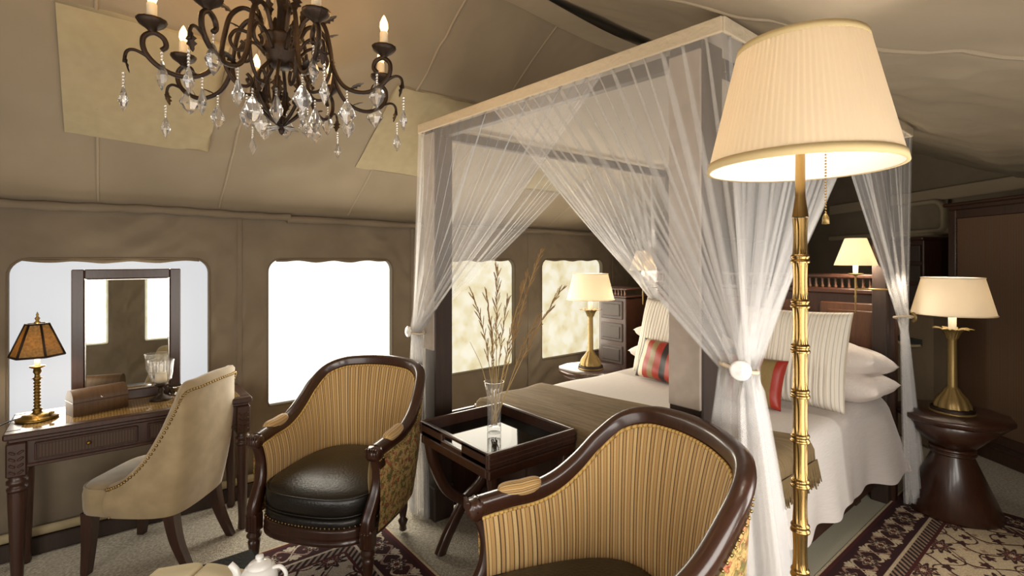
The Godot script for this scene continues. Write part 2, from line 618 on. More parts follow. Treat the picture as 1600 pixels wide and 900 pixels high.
	M.rug_a = mat(Color.WHITE, 1.0, 0.0, rug_tex(1.6, 1.6, 320, Color(0.75, 0.70, 0.63), Color(0.21, 0.075, 0.085), Color(0.30, 0.10, 0.11), Color(0.10, 0.075, 0.08)), 0.0)
	M.rug_b = mat(Color.WHITE, 1.0, 0.0, rug_tex(2.0, 1.3, 320, Color(0.76, 0.69, 0.57), Color(0.20, 0.075, 0.075), Color(0.29, 0.10, 0.09), Color(0.13, 0.09, 0.07)), 0.0)

# ---------------------------------------------------------------- the tent
var waves: FastNoiseLite

func crease(x: float, y: float, k := 1.0) -> float:
	return waves.get_noise_2d(x * 1.0, y * 1.6) * k + waves.get_noise_2d(x * 3.1 + y * 2.0 + 50.0, y * 3.0 - x) * 0.35 * k

# soft pulled folds of hanging canvas: broad sag plus slanting creases in patches
func folds(x: float, y: float) -> float:
	var m1 := clampf(waves.get_noise_2d(x * 0.9 + 7.0, y * 0.9) * 2.2 + 0.25, 0.0, 1.0)
	var m2 := clampf(waves.get_noise_2d(x * 0.8 - 31.0, y * 0.8 + 4.0) * 2.2 + 0.15, 0.0, 1.0)
	var w := waves.get_noise_2d(x * 1.3, y * 1.3) * 2.5
	return crease(x, y, 0.016) + 0.0095 * m1 * sin((x * 0.75 - y * 1.0) * 24.0 + w * 2.0) + 0.0080 * m2 * sin((x * 0.95 + y * 0.7) * 21.0 - w * 2.0)

func roof_y(x: float, z: float) -> float:
	var y := 1.85 + 0.622 * (z + 3.68) if z < RIDGE_Z else RIDGE_Y - 0.5 * (z - RIDGE_Z)
	if z > -0.6:
		y = RIDGE_Y + 0.5 * (RIDGE_Z + 0.6) - 0.2 * (z + 0.6)
	return y

# height of the inner face of the sagging roof cloth
func cloth_y(x: float, z: float) -> float:
	var v := (z + 3.74) / (RIDGE_Z + 3.74) if z < RIDGE_Z else (z - RIDGE_Z) / (0.46 - RIDGE_Z)
	var calm := sin(PI * clampf(v, 0.0, 1.0))
	var sag := crease(x * 0.9, z * 0.9, 0.030) + 1.0 * folds(x * 0.8, z * 0.9 + 3.0) + 0.006 * sin((x * 0.8 + z * 1.6) * 9.0 + 3.0 * waves.get_noise_2d(x, z)) * (0.3 + waves.get_noise_2d(x * 0.7 + 9.0, z * 0.7))
	if z < RIDGE_Z: # soft gathers hanging from the ridge
		sag += 0.024 * smoothstep(-2.62, -2.10, z) * sin(x * 26.0 + 5.0 * waves.get_noise_2d(x * 2.0, 3.0)) * clampf(0.4 + waves.get_noise_2d(x * 1.3 + 20.0, 1.0) * 1.6, 0.0, 1.0)
	if z > RIDGE_Z and x < 4.2:
		sag = maxf(sag, -0.012)
	return roof_y(x, z) + calm * sag

func rounded(a: float, hw: float, hh: float, rt: float, rb := -1.0) -> Vector2:
	# point of a rounded rectangle (top and bottom radius), a in 0..1 running round it by perimeter
	if rb < 0.0:
		rb = rt
	var q := PI / 2.0
	var per := [2.0 * (hw - rb), rb * q, 2.0 * hh - rb - rt, rt * q, 2.0 * (hw - rt), rt * q, 2.0 * hh - rb - rt, rb * q]
	var total := 0.0
	for w in per:
		total += w
	var p := fposmod(a, 1.0) * total
	var k := 0
	while k < 7 and p > per[k]:
		p -= per[k]
		k += 1
	match k:
		0: return Vector2(-hw + rb + p, -hh)
		1: return Vector2(hw - rb, -hh + rb) + Vector2(cos(p / rb - q), sin(p / rb - q)) * rb
		2: return Vector2(hw, -hh + rb + p)
		3: return Vector2(hw - rt, hh - rt) + Vector2(cos(p / rt), sin(p / rt)) * rt
		4: return Vector2(hw - rt - p, hh)
		5: return Vector2(-hw + rt, hh - rt) + Vector2(cos(q + p / rt), sin(q + p / rt)) * rt
		6: return Vector2(-hw, hh - rt - p)
	return Vector2(-hw + rb, -hh + rb) + Vector2(cos(PI + p / rb), sin(PI + p / rb)) * rb

# one bay of canvas with a window opening; side +1: window wall seen from inside, -1: opposite wall
func bay(st: SurfaceTool, cx: float, z: float, side: float, top: float, wy: float, hw := 0.45, hh := 0.495) -> void:
	var x0 := -0.625
	var x1 := 0.625
	for layer in 2:
		var off := -0.035 * side * layer
		grid(st, 192, 22, func(u: float, v: float) -> Vector3:
			var p := rounded(u, hw, hh, 0.085, 0.012)
			var d := p
			var k := 1e9
			if absf(d.x) > 1e-5: k = minf(k, (x1 if d.x > 0 else x0) / d.x)
			if absf(d.y) > 1e-5: k = minf(k, ((top - wy) if d.y > 0 else -wy) / d.y)
			var q := d * k
			for cn in [Vector2(x0, -wy), Vector2(x1, -wy), Vector2(x0, top - wy), Vector2(x1, top - wy)]:
				if q.distance_to(cn) < 0.030:
					q = cn
			var e := p.lerp(q, v)
			var calm := smoothstep(0.0, 0.25, v) * smoothstep(1.0, 0.8, v)
			return Vector3(cx + e.x, wy + e.y, z + off + side * calm * folds(cx + e.x, wy + e.y)))
	grid(st, 192, 1, func(u: float, v: float) -> Vector3:
		var p := rounded(u, hw, hh, 0.085, 0.012)
		return Vector3(cx + p.x, wy + p.y, z - 0.05 * side * v))

func flat_wall(st: SurfaceTool, a: Vector3, b: Vector3, top: Callable, nu := 24, nv := 12, k := 0.014) -> void:
	var n := (b - a).cross(Vector3.UP).normalized()
	for layer in 2:
		grid(st, nu, nv, func(u: float, v: float) -> Vector3:
			var p := a.lerp(b, u)
			var t: float = top.call(p)
			var calm := sin(PI * u) * sin(PI * v)
			p.y = t * v
			return p + n * (0.035 * layer + (folds(p.x + p.z, p.y) * calm if layer == 0 else 0.0)))

func window_set(n: int, cx: float, z: float, side: float, pane: Material, label: String) -> void:
	var st := S()
	grid(st, 8, 8, func(u: float, v: float) -> Vector3:
		return Vector3(cx - 0.47 + 0.94 * u, 0.545 + 1.03 * v, z - side * 0.045))
	bx(st, Vector3(cx, 1.06, z - side * 0.055), Vector3(0.96, 1.05, 0.008), 0.002)
	var w := struct("window_%d" % n, st, pane, label, "window")
	w.name = "window_%d" % n
	# stitched hem round the opening
	var h := S()
	var path := PackedVector3Array()
	for i in 97:
		var p := rounded(i / 96.0, 0.455, 0.50, 0.085, 0.012)
		path.append(Vector3(cx + p.x, 1.055 + p.y, z + side * 0.002))
	tube(h, path, 0.0042, 6, false)
	obj("hem", h, M.hem, w)
	# flap gathered along the top of the opening
	var g := S()
	var pts := []
	for i in 13:
		pts.append(Vector3(cx - 0.40 + 0.80 * i / 12.0, 1.545 + 0.005 * sin(i * 1.7 + n * 2.0), z + side * 0.004 - side * 0.012))
	var lens := spline(pts, 3)
	tube(g, lens, func(t: float) -> float: return 0.008 + 0.009 * sin(PI * t) * (0.7 + 0.3 * sin(t * 19.0 + n)), 8)
	obj("rolled_flap", g, M.hem, w)

func build_shell() -> void:
	waves = FastNoiseLite.new()
	waves.seed = 5
	waves.frequency = 0.8
	waves.fractal_octaves = 3
	# floor
	var st := S()
	bx(st, Vector3(3.2, -0.05, -1.65), Vector3(10.6, 0.1, 4.3), 0.0)
	struct("floor", st, M.carpet, "pale grey beige looped carpet covering the whole tent floor", "carpet")
	# window wall with four bays, plain canvas to either side
	st = S()
	for k in 4:
		bay(st, 0.07 + 1.25 * k, -3.68, 1.0, 1.86, 1.055)
	flat_wall(st, Vector3(-0.555, 0, -3.68), Vector3(-1.95, 0, -3.68), func(_p): return 1.86)
	flat_wall(st, Vector3(8.5, 0, -3.68), Vector3(4.445, 0, -3.68), func(_p): return 1.86)
	struct("wall_window", st, M.wall, "brown canvas side wall with a row of rounded window openings", "wall")
	for k in 5:
		st = S()
		bx(st, Vector3(-0.555 + 1.25 * k, 0.98, -3.676), Vector3(0.03, 1.72, 0.008), 0.003)
		obj("wall_seam", st, M.wall, get_node("wall_window"))
	window_set(1, 0.07, -3.68, 1.0, M.pane_a, "cool white bright tent window behind the desk and mirror")
	window_set(2, 1.32, -3.68, 1.0, M.pane_b, "blank white bright tent window behind the armchair beside the desk")
	window_set(3, 2.57, -3.68, 1.0, M.pane_c, "cream mottled tent window behind the vase of dried grass")
	window_set(4, 3.82, -3.68, 1.0, M.pane_c, "cream mottled tent window behind the lit lamp on the far side of the bed")
	# opposite wall, seen in the mirror
	st = S()
	for k in 3:
		bay(st, -0.4 + 1.25 * k, 0.40, -1.0, 2.04, 1.055)
	flat_wall(st, Vector3(-1.95, 0, 0.40), Vector3(-1.025, 0, 0.40), func(_p): return 2.04)
	flat_wall(st, Vector3(2.725, 0, 0.40), Vector3(6.0, 0, 0.40), func(_p): return 2.04)
	struct("wall_opposite", st, M.wall, "brown canvas side wall behind the photographer seen in the mirror", "wall")
	for k in 3:
		window_set(5 + k, -0.4 + 1.25 * k, 0.40, -1.0, M.pane_c, ["tent window in the wall behind the photographer nearest the entrance", "tent window behind the photographer reflected in the desk mirror", "tent window behind the photographer nearest the floor lamp"][k])
	# entrance end wall: canvas round the open doorway
	st = S()
	flat_wall(st, Vector3(-1.95, 0, -3.72), Vector3(-1.95, 0, -1.75), func(p): return roof_y(0, p.z))
	flat_wall(st, Vector3(-1.95, 0, 0.05), Vector3(-1.95, 0, 0.44), func(p): return roof_y(0, p.z))
	grid(st, 24, 4, func(u: float, v: float) -> Vector3:
		var z := lerpf(-1.75, 0.05, u)
		return Vector3(-1.95, lerpf(minf(2.12, roof_y(0, z) - 0.02), roof_y(0, z), v), z))
	struct("wall_entrance", st, M.wall, "canvas end wall with the open entrance beside the photographer", "wall")
	# far end wall, set at a slant behind the wardrobe
	st = S()
	flat_wall(st, Vector3(5.17, 0, 0.42), Vector3(8.45, 0, -3.72), func(p): return roof_y(p.x, p.z) + 0.02, 40, 14, 0.012)
	struct("wall_end", st, M.wall, "shadowed slanting canvas end wall behind the bed head and wardrobe", "wall")
	# roof: two slopes of sagging canvas, each a doubled sheet
	st = S()
	for layer in 2:
		for sl in 2:
			var za := -3.74 if sl == 0 else RIDGE_Z
			var zb := RIDGE_Z if sl == 0 else 0.46
			grid(st, 260, 34, func(u: float, v: float) -> Vector3:
				var x := lerpf(-2.0, 8.55, u)
				var z := lerpf(za, zb, v)
				return Vector3(x, cloth_y(x, z) + (0.04 + 0.05 * sin(PI * v)) * layer, z))
	var roof := struct("ceiling", st, M.roof, "sloping beige canvas tent roof rising from the window wall to the ridge", "tent roof")
	# lighter square panels sewn to the window-side slope
	for k in 3:
		var px := -0.14 + 1.42 * k
		st = S()
		grid(st, 12, 12, func(u: float, v: float) -> Vector3:
			var x := px + 0.59 * u
			var z := lerpf(-3.2, -2.59, v)
			return Vector3(x, cloth_y(x, z) - 0.007, z))
		var corners := [Vector3(px, 0, -3.2), Vector3(px + 0.59, 0, -3.2), Vector3(px + 0.59, 0, -2.59), Vector3(px, 0, -2.59)]
		for i in 4:
			var a: Vector3 = corners[i]
			var b: Vector3 = corners[(i + 1) % 4]
			a.y = cloth_y(a.x, a.z) - 0.008
			b.y = cloth_y(b.x, b.z) - 0.008
			quad(st, a, b, b + Vector3(0, 0.04, 0), a + Vector3(0, 0.04, 0))
		obj("roof_panel", st, M.patch, roof, "paler square canvas panel")
	# stitched seams running from the eave to the ridge
	for k in 12:
		var x := -1.56 + 0.71 * k + (0.12 if k % 2 == 0 else 0.0)
		st = S()
		var pts := PackedVector3Array()
		for i in 25:
			var z := lerpf(-3.64, -2.0, i / 24.0)
			pts.append(Vector3(x, cloth_y(x, z) - 0.001, z))
		var nn := PackedVector3Array()
		for i in 25:
			nn.append(Vector3(0, -1, 0.6).normalized())
		sweep(st, pts, nn, [Vector2(0.003, -0.006), Vector2(0.003, 0.006), Vector2(-0.02, 0.006), Vector2(-0.02, -0.006)])
		obj("roof_seam", st, M.seam, roof)
	# slanting stitched seam on the near slope
	st = S()
	var sp := PackedVector3Array()
	var sn := PackedVector3Array()
	for i in 40:
		var t := i / 39.0
		var x := lerpf(1.30, 2.62, t)
		var z := lerpf(-1.25, 0.38, t)
		sp.append(Vector3(x, cloth_y(x, z) - 0.001, z))
		sn.append(Vector3(0, -1, -0.4).normalized())
	sweep(st, sp, sn, [Vector2(0.004, -0.014), Vector2(0.004, 0.014), Vector2(-0.02, 0.014), Vector2(-0.02, -0.014)])
	obj("roof_seam", st, M.seam, roof)
	# ridge lap: a loose scalloped fold of canvas hanging under the ridge pole
	st = S()
	grid(st, 90, 8, func(u: float, v: float) -> Vector3:
		var x := lerpf(-1.9, 8.2, u)
		var sc := 0.035 * absf(sin(x * 2.1))
		var y := RIDGE_Y - 0.025 - (0.075 + sc) * sin(PI * 0.5 * clampf(v * 2.0, 0.0, 1.0)) + 0.03 * clampf(v * 2.0 - 1.0, 0.0, 1.0)
		return Vector3(x, y - 0.05 * clampf(v * 2.0 - 1.0, 0.0, 1.0), RIDGE_Z - 0.03 + 0.05 * minf(v * 2.0, 1.0) + 0.17 * clampf(v * 2.0 - 1.0, 0.0, 1.0) + 0.008 * sin(x * 5.0)))
	struct("trim_1", st, M.roof, "loose scalloped canvas fold along the ridge of the tent", "ridge fold")
	# eave pole in its canvas sleeve
	for k in 2:
		st = S()
		var pts := []
		var xa := -1.9 if k == 0 else 0.98
		var xb := 1.0 if k == 0 else 8.3
		var m := 24
		for i in m + 1:
			var x := lerpf(xa, xb, float(i) / m)
			pts.append(Vector3(x, (1.838 if k == 0 else 1.822) + 0.004 * sin(x * 6.0), -3.645))
		tube(st, spline(pts, 4), func(t: float) -> float: return 0.024 + 0.003 * sin(t * 90.0), 12)
		struct("trim_%d" % (k + 2), st, M.wall, ["canvas sleeved eave pole above the desk window", "canvas sleeved eave pole above the windows beyond the armchair and bed"][k], "eave pole")
	# skirting: a rounded canvas sod cloth over a dark timber base board
	st = S()
	bx(st, Vector3(3.2, 0.045, -3.645), Vector3(10.4, 0.09, 0.05), 0.006)
	var base := struct("baseboard_window", st, M.post, "dark timber base board along the foot of the window wall", "baseboard")
	st = S()
	var bp := PackedVector3Array()
	for i in 40:
		bp.append(Vector3(lerpf(-1.9, 8.3, i / 39.0), 0.115 + 0.003 * sin(i * 1.3), -3.64))
	tube(st, bp, 0.024, 10)
	obj("canvas_roll", st, M.patch, base, "pale canvas roll")

# ---------------------------------------------------------------- bed
func build_bed() -> void:
	var bed := thing("four_poster_bed", "dark wooden four poster bed with panelled footboard and headboard", "bed", Vector3(0, 0, 0))
	# posts; the foot posts carry a pale canvas sleeve on the side towards the desk
	for p in [[1.58, -2.65], [1.72, -1.03], [3.88, -2.56], [3.88, -1.02]]:
		var st := S()
		var foot: bool = p[0] < 2.0
		var w: float = (0.122 if p[1] < -2.0 else 0.138) if foot else 0.08
		bx(st, Vector3(p[0], (NET_Y - 0.02) / 2, p[1]), Vector3(w, NET_Y - 0.02, w), 0.006)
		bx(st, Vector3(p[0], 0.10, p[1]), Vector3(w + 0.016, 0.20, w + 0.016), 0.008)
		var post := obj("post", st, M.post, bed)
		if foot:
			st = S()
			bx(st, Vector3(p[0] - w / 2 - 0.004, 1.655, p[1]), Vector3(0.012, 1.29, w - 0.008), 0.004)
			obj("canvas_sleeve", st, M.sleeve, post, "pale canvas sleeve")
	# top rails
	for r in [[1.58, -2.65, 1.72, -1.03], [1.58, -2.65, 3.88, -2.62], [1.72, -1.03, 3.88, -0.98], [3.88, -2.62, 3.88, -0.98]]:
		var st := S()
		var a := Vector3(r[0], NET_Y - 0.05, r[1])
		var b := Vector3(r[2], NET_Y - 0.05, r[3])
		bar(st, a, b, 0.05, 0.055)
		obj("top_rail", st, M.post, bed)
	# base
	var st := S()
	bx(st, Vector3(2.86, 0.235, -1.77), Vector3(1.94, 0.25, 1.50), 0.01)
	obj("base", st, M.wood, bed)
	for p in [[2.0, -2.42], [3.7, -2.42], [2.0, -1.14], [3.7, -1.14]]:
		st = S()
		bx(st, Vector3(p[0], 0.07, p[1]), Vector3(0.10, 0.14, 0.10), 0.008)
		obj("leg", st, M.wood, bed)
	# footboard with raised panels
	st = S()
	bx(st, Vector3(1.86, 0.33, -1.82), Vector3(0.05, 0.60, 1.66), 0.006)
	bx(st, Vector3(1.855, 0.645, -1.80), Vector3(0.08, 0.035, 1.60), 0.008)
	bx(st, Vector3(1.855, 0.055, -1.82), Vector3(0.07, 0.07, 1.68), 0.008)
	var fb := obj("footboard", st, M.wood, bed)
	for q in [[1.74, 0.22, -2.635], [1.80, 0.10, -1.04]]:
		st = S()
		bx(st, Vector3(q[0], 0.33, q[2]), Vector3(q[1], 0.58, 0.03), 0.005)
		obj("return_panel", st, M.wood, fb)
	for k in 3:
		st = S()
		bx(st, Vector3(1.834, 0.35, -2.36 + 0.54 * k), Vector3(0.016, 0.42, 0.46), 0.007)
		obj("panel", st, M.wood, fb)
	# headboard: tall middle with raised panels and a spindle rail
	st = S()
	bx(st, Vector3(3.93, 0.66, -1.88), Vector3(0.06, 1.32, 1.86), 0.006)
	bx(st, Vector3(3.92, 1.335, -1.88), Vector3(0.10, 0.04, 1.90), 0.010)
	bx(st, Vector3(3.92, 1.435, -1.88), Vector3(0.08, 0.03, 1.90), 0.008)
	var hb := obj("headboard", st, M.wood, bed)
	for k in 4:
		st = S()
		var z := -2.58 + 0.465 * k
		bx(st, Vector3(3.895, 0.98, z), Vector3(0.018, 0.56, 0.39), 0.008)
		bx(st, Vector3(3.885, 0.98, z), Vector3(0.012, 0.46, 0.29), 0.006)
		obj("panel", st, M.panel, hb)
	for k in 46:
		st = S()
		lathe(st, [Vector2(0.008, 1.355), Vector2(0.012, 1.365), Vector2(0.006, 1.375), Vector2(0.009, 1.39), Vector2(0.006, 1.405), Vector2(0.011, 1.42)], 8, T(3.92, 0, -2.79 + 0.0405 * k))
		obj("spindle", st, M.panel, hb)
	# mattress
	st = S()
	bx(st, Vector3(2.86, 0.52, -1.77), Vector3(1.92, 0.30, 1.50), 0.05)
	obj("mattress", st, M.linen, bed)
	# coverlet: one sheet over the top and down both sides, rippling hem
	st = S()
	grid(st, 90, 72, func(u: float, v: float) -> Vector3:
		var x := lerpf(1.90, 3.84, u)
		var top := 0.685
		var half := 0.79
		var drop := 0.41
		var s := v * 2.0 * (half + drop) - (half + drop)
		var a := absf(s)
		var sg := signf(s)
		var y := top
		var dz := a
		var bend := 0.07
		var hang := clampf((a - half) / drop, 0.0, 1.0)
		if a > half - bend:
			var q := clampf((a - half + bend) / (bend * 1.6), 0.0, 1.0)
			var ang := q * PI / 2
			dz = half - bend + sin(ang) * bend
			y = top - (1.0 - cos(ang)) * bend
			var rest := a - (half - bend) - bend * 1.6
			if rest > 0.0:
				y -= rest
		var wave := sin(x * 13.0 + sin(x * 5.0) * 1.6) * 0.020 + sin(x * 29.0) * 0.006
		dz += hang * (0.030 + wave * hang) + hang * 0.10 * smoothstep(0.7, 1.0, u)
		y += 0.012 * sin(x * 17.0) * hang * hang
		y += (1.0 - hang) * 0.006 * sin(x * 4.0 + s * 3.0) + 0.003 * (1.0 - hang) * sin(x * 11.0 - s * 7.0)
		y += 0.02 * exp(-pow((x - 3.5) * 3.0, 2.0)) * (1.0 - hang)
		return Vector3(x, y, -1.77 + sg * dz), 1.0, 1.0)
	tag(obj("coverlet", st, M.coverlet), "white ribbed cotton coverlet spread over the bed with a rippled hem", "coverlet")
	# throw across the foot of the bed with a fringe on each hanging side
	var th := S()
	var edge := func(t: float) -> float: return lerpf(2.28, 2.62, t)
	grid(th, 40, 64, func(u: float, v: float) -> Vector3:
		var half := 0.81
		var drop := 0.12
		var foot := 0.10
		var s := lerpf(-(half + drop), half + drop, v)
		var a := absf(s)
		var e: float = edge.call(v)
		var x := lerpf(1.815 - foot, e, u)
		var y := 0.705 + 0.004 * sin(x * 21.0 + s * 4.0) + 0.006 * sin(x * 4.0 + s * 3.0)
		var dz := a
		if a > half - 0.06:
			var ang := clampf((a - half + 0.06) / 0.10, 0.0, 1.0) * PI / 2
			dz = half - 0.06 + sin(ang) * 0.075
			y -= (1.0 - cos(ang)) * 0.065 + maxf(0.0, a - half - 0.04)
			dz += 0.008 * sin(x * 24.0) * clampf((a - half) / drop, 0.0, 1.0)
		if x < 1.815:
			y -= (1.815 - x) * 1.0
			x = 1.812
		return Vector3(x, y, -1.77 + signf(s) * dz))
	var throw := obj("throw_blanket", th, M.throw)
	tag(throw, "olive brown woven throw with a fringe laid across the foot of the bed", "throw")
	for sg in [-1.0, 1.0]:
		st = S()
		var e: float = edge.call(1.0 if sg > 0 else 0.0)
		for k in 150:
			var x := lerpf(1.83, e, k / 149.0)
			var y0 := 0.585
			var z0: float = -1.77 + sg * 0.828
			var l := 0.075 + rng.randf() * 0.03
			tube(st, PackedVector3Array([Vector3(x, y0 + 0.02, z0), Vector3(x + rng.randf_range(-0.006, 0.006), y0 - l * 0.5, z0 + sg * 0.012), Vector3(x + rng.randf_range(-0.012, 0.012), y0 - l, z0 + sg * rng.randf_range(0.0, 0.02))]), 0.0028, 4, false)
		obj("fringe", st, M.fringe, throw).set_meta("kind", "stuff")
	# pillows
	var white := S()
	pillow(white, 0.66, 0.44, 0.19, 0.05, 0, 36, 26, 0.0, 0.006)
	var flat := func(at: Vector3, yaw: float, roll: float, tip: float) -> Transform3D:
		return Transform3D(Basis(Vector3.UP, yaw) * Basis(Vector3.RIGHT, -PI / 2 + tip) * Basis(Vector3.BACK, roll), at)
	var p0 := obj("sleeping_pillow", white, M.linen)
	tag(p0, "plain white pillow lowest of the two at the lamp side of the bed head", "pillow", "white sleeping pillows")
	p0.transform = flat.call(Vector3(3.56, 0.79, -1.22), PI / 2, 0.0, 0.05)
	var spots := [
		["plain white pillow lying on top of another beside the right bedside lamp", Vector3(3.60, 0.93, -1.24), PI / 2 - 0.08, 0.04, 0.20],
		["plain white pillow lying lowest at the window side of the bed head", Vector3(3.56, 0.79, -2.28), PI / 2, 0.0, 0.05],
		["plain white pillow on top behind the striped sham nearest the windows", Vector3(3.60, 0.93, -2.26), PI / 2 + 0.06, 0.0, 0.2]]
	for q in spots:
		var c: MeshInstance3D = copy(p0, q[0], Vector3.ZERO)
		c.transform = flat.call(q[1], q[2], q[3], q[4])
	var sh := S()
	pillow(sh, 0.64, 0.58, 0.17, 0.05, 22, 132, 26, 0.004)
	var s0 := obj("striped_sham", sh, M.sham)
	tag(s0, "large square cream sham with thin grey stripes leaning at the window side of the bed", "pillow", "striped shams")
	s0.transform = Transform3D(Basis(Vector3.UP, -PI / 2 - 0.06) * Basis(Vector3.RIGHT, -0.30), Vector3(3.26, 0.965, -2.12))
	var s1: MeshInstance3D = copy(s0, "large square cream sham with thin grey stripes leaning beside the floor lamp pole", Vector3.ZERO)
	s1.transform = Transform3D(Basis(Vector3.UP, -PI / 2 + 0.05) * Basis(Vector3.RIGHT, -0.30), Vector3(3.26, 0.965, -1.33))
	var cu := S()
	pillow(cu, 0.51, 0.29, 0.14, 0.05, 0, 40, 24, 0.0, 0.003)
	var c0 := obj("bolster_cushion", cu, M.silk)
	tag(c0, "long silk cushion in red, olive, cream and black stripes nearest the windows", "cushion", "striped silk cushions")
	c0.transform = Transform3D(Basis(Vector3.UP, -PI / 2 - 0.10) * Basis(Vector3.RIGHT, -0.38), Vector3(3.07, 0.83, -2.05))
	var cu2 := S()
	pillow(cu2, 0.51, 0.29, 0.14, 0.05, 0, 40, 24, 0.0, 0.003)
	var c1 := obj("bolster_cushion", cu2, M.silk_two)
	tag(c1, "long silk cushion in red, cream and olive stripes beside the gathered front net", "cushion", "striped silk cushions")
	c1.transform = Transform3D(Basis(Vector3.UP, -PI / 2 + 0.02) * Basis(Vector3.RIGHT, -0.38), Vector3(3.00, 0.83, -1.50))

# ---------------------------------------------------------------- mosquito net
# one gathered curtain: from the top line a-b down to the tie, then a tail to the floor
func drape(called: String, net: Node3D, a: Vector3, b: Vector3, tie: Vector3, out: Vector3, tail: Vector3, tailw: float, pleats: int, sd: int, label: String) -> void:
	var r := RandomNumberGenerator.new()
	r.seed = sd
	var st := S()
	var dir := (b - a).normalized()
	# S-folds: along the cloth the lateral position runs forward, back and forward again
	var wsum := 0.0
	var ws := []
	for i in pleats:
		var w := r.randf_range(0.5, 1.6) * lerpf(1.25, 0.45, pow(float(i) / pleats, 2.0))
		ws.append(w)
		wsum += w
	var cols := []      # [lateral 0..1 without overlap, overlap sign, pleat width, out-of-plane]
	var p := 0.0
	for i in pleats:
		var w: float = ws[i] / wsum
		var big := r.randf_range(0.05, 0.26)
		var d := r.randf_range(0.5, 1.0)
		cols.append([p, 0.0, w, 0.0, big])
		cols.append([p + w * 0.5, 1.0, w, d, big])
		cols.append([p + w * 0.5, -1.0, w, -d * 0.6, big])
		cols.append([p + w * 0.5, 0.8, w, d * 0.5, big])
		cols.append([p + w * 0.5, -0.7, w, -d * 0.2, big])
		p += w
	cols.append([1.0, 0.0, 0.0, 0.0, 0.1])
	var nu := cols.size() - 1
	var up := 22
	var down := 14
	var edge_sag := (a - b).length() * 0.05
	grid(st, nu, up + down, func(u: float, v: float) -> Vector3:
		var c: Array = cols[roundi(u * nu)]
		var j := roundi(v * (up + down))
		var lap: float = c[1] * c[2]
		if j <= up:
			var t := float(j) / up
			var k: float = minf(c[4] * (0.35 + 1.6 * t), 0.5)
			var s: float = c[0] + lap * k
			var top := a.lerp(b, s)
			var low := tie + dir * (s - 0.5) * 0.085 + out * 0.018 * sin(s * 23.0 + sd)
			var q := top.lerp(low, t)
			q.y -= edge_sag * sin(PI * t) * s * (1.0 - t) * 0.6
			q += out * c[3] * lerpf(0.006, 0.014, t)
			return q
		var t2 := float(j - up) / down
		var s2: float = c[0] + lap * 0.48
		var spread := lerpf(0.085, tailw, pow(t2, 0.7))
		var c0 := tie.lerp(tail, t2)
		return c0 + dir * (s2 - 0.5) * spread + out * (c[3] * lerpf(0.014, 0.03, t2) + 0.02 * sin(s2 * 9.0 + sd) * t2), 1.0, 1.0)
	obj(called, st, M.net, net, label)

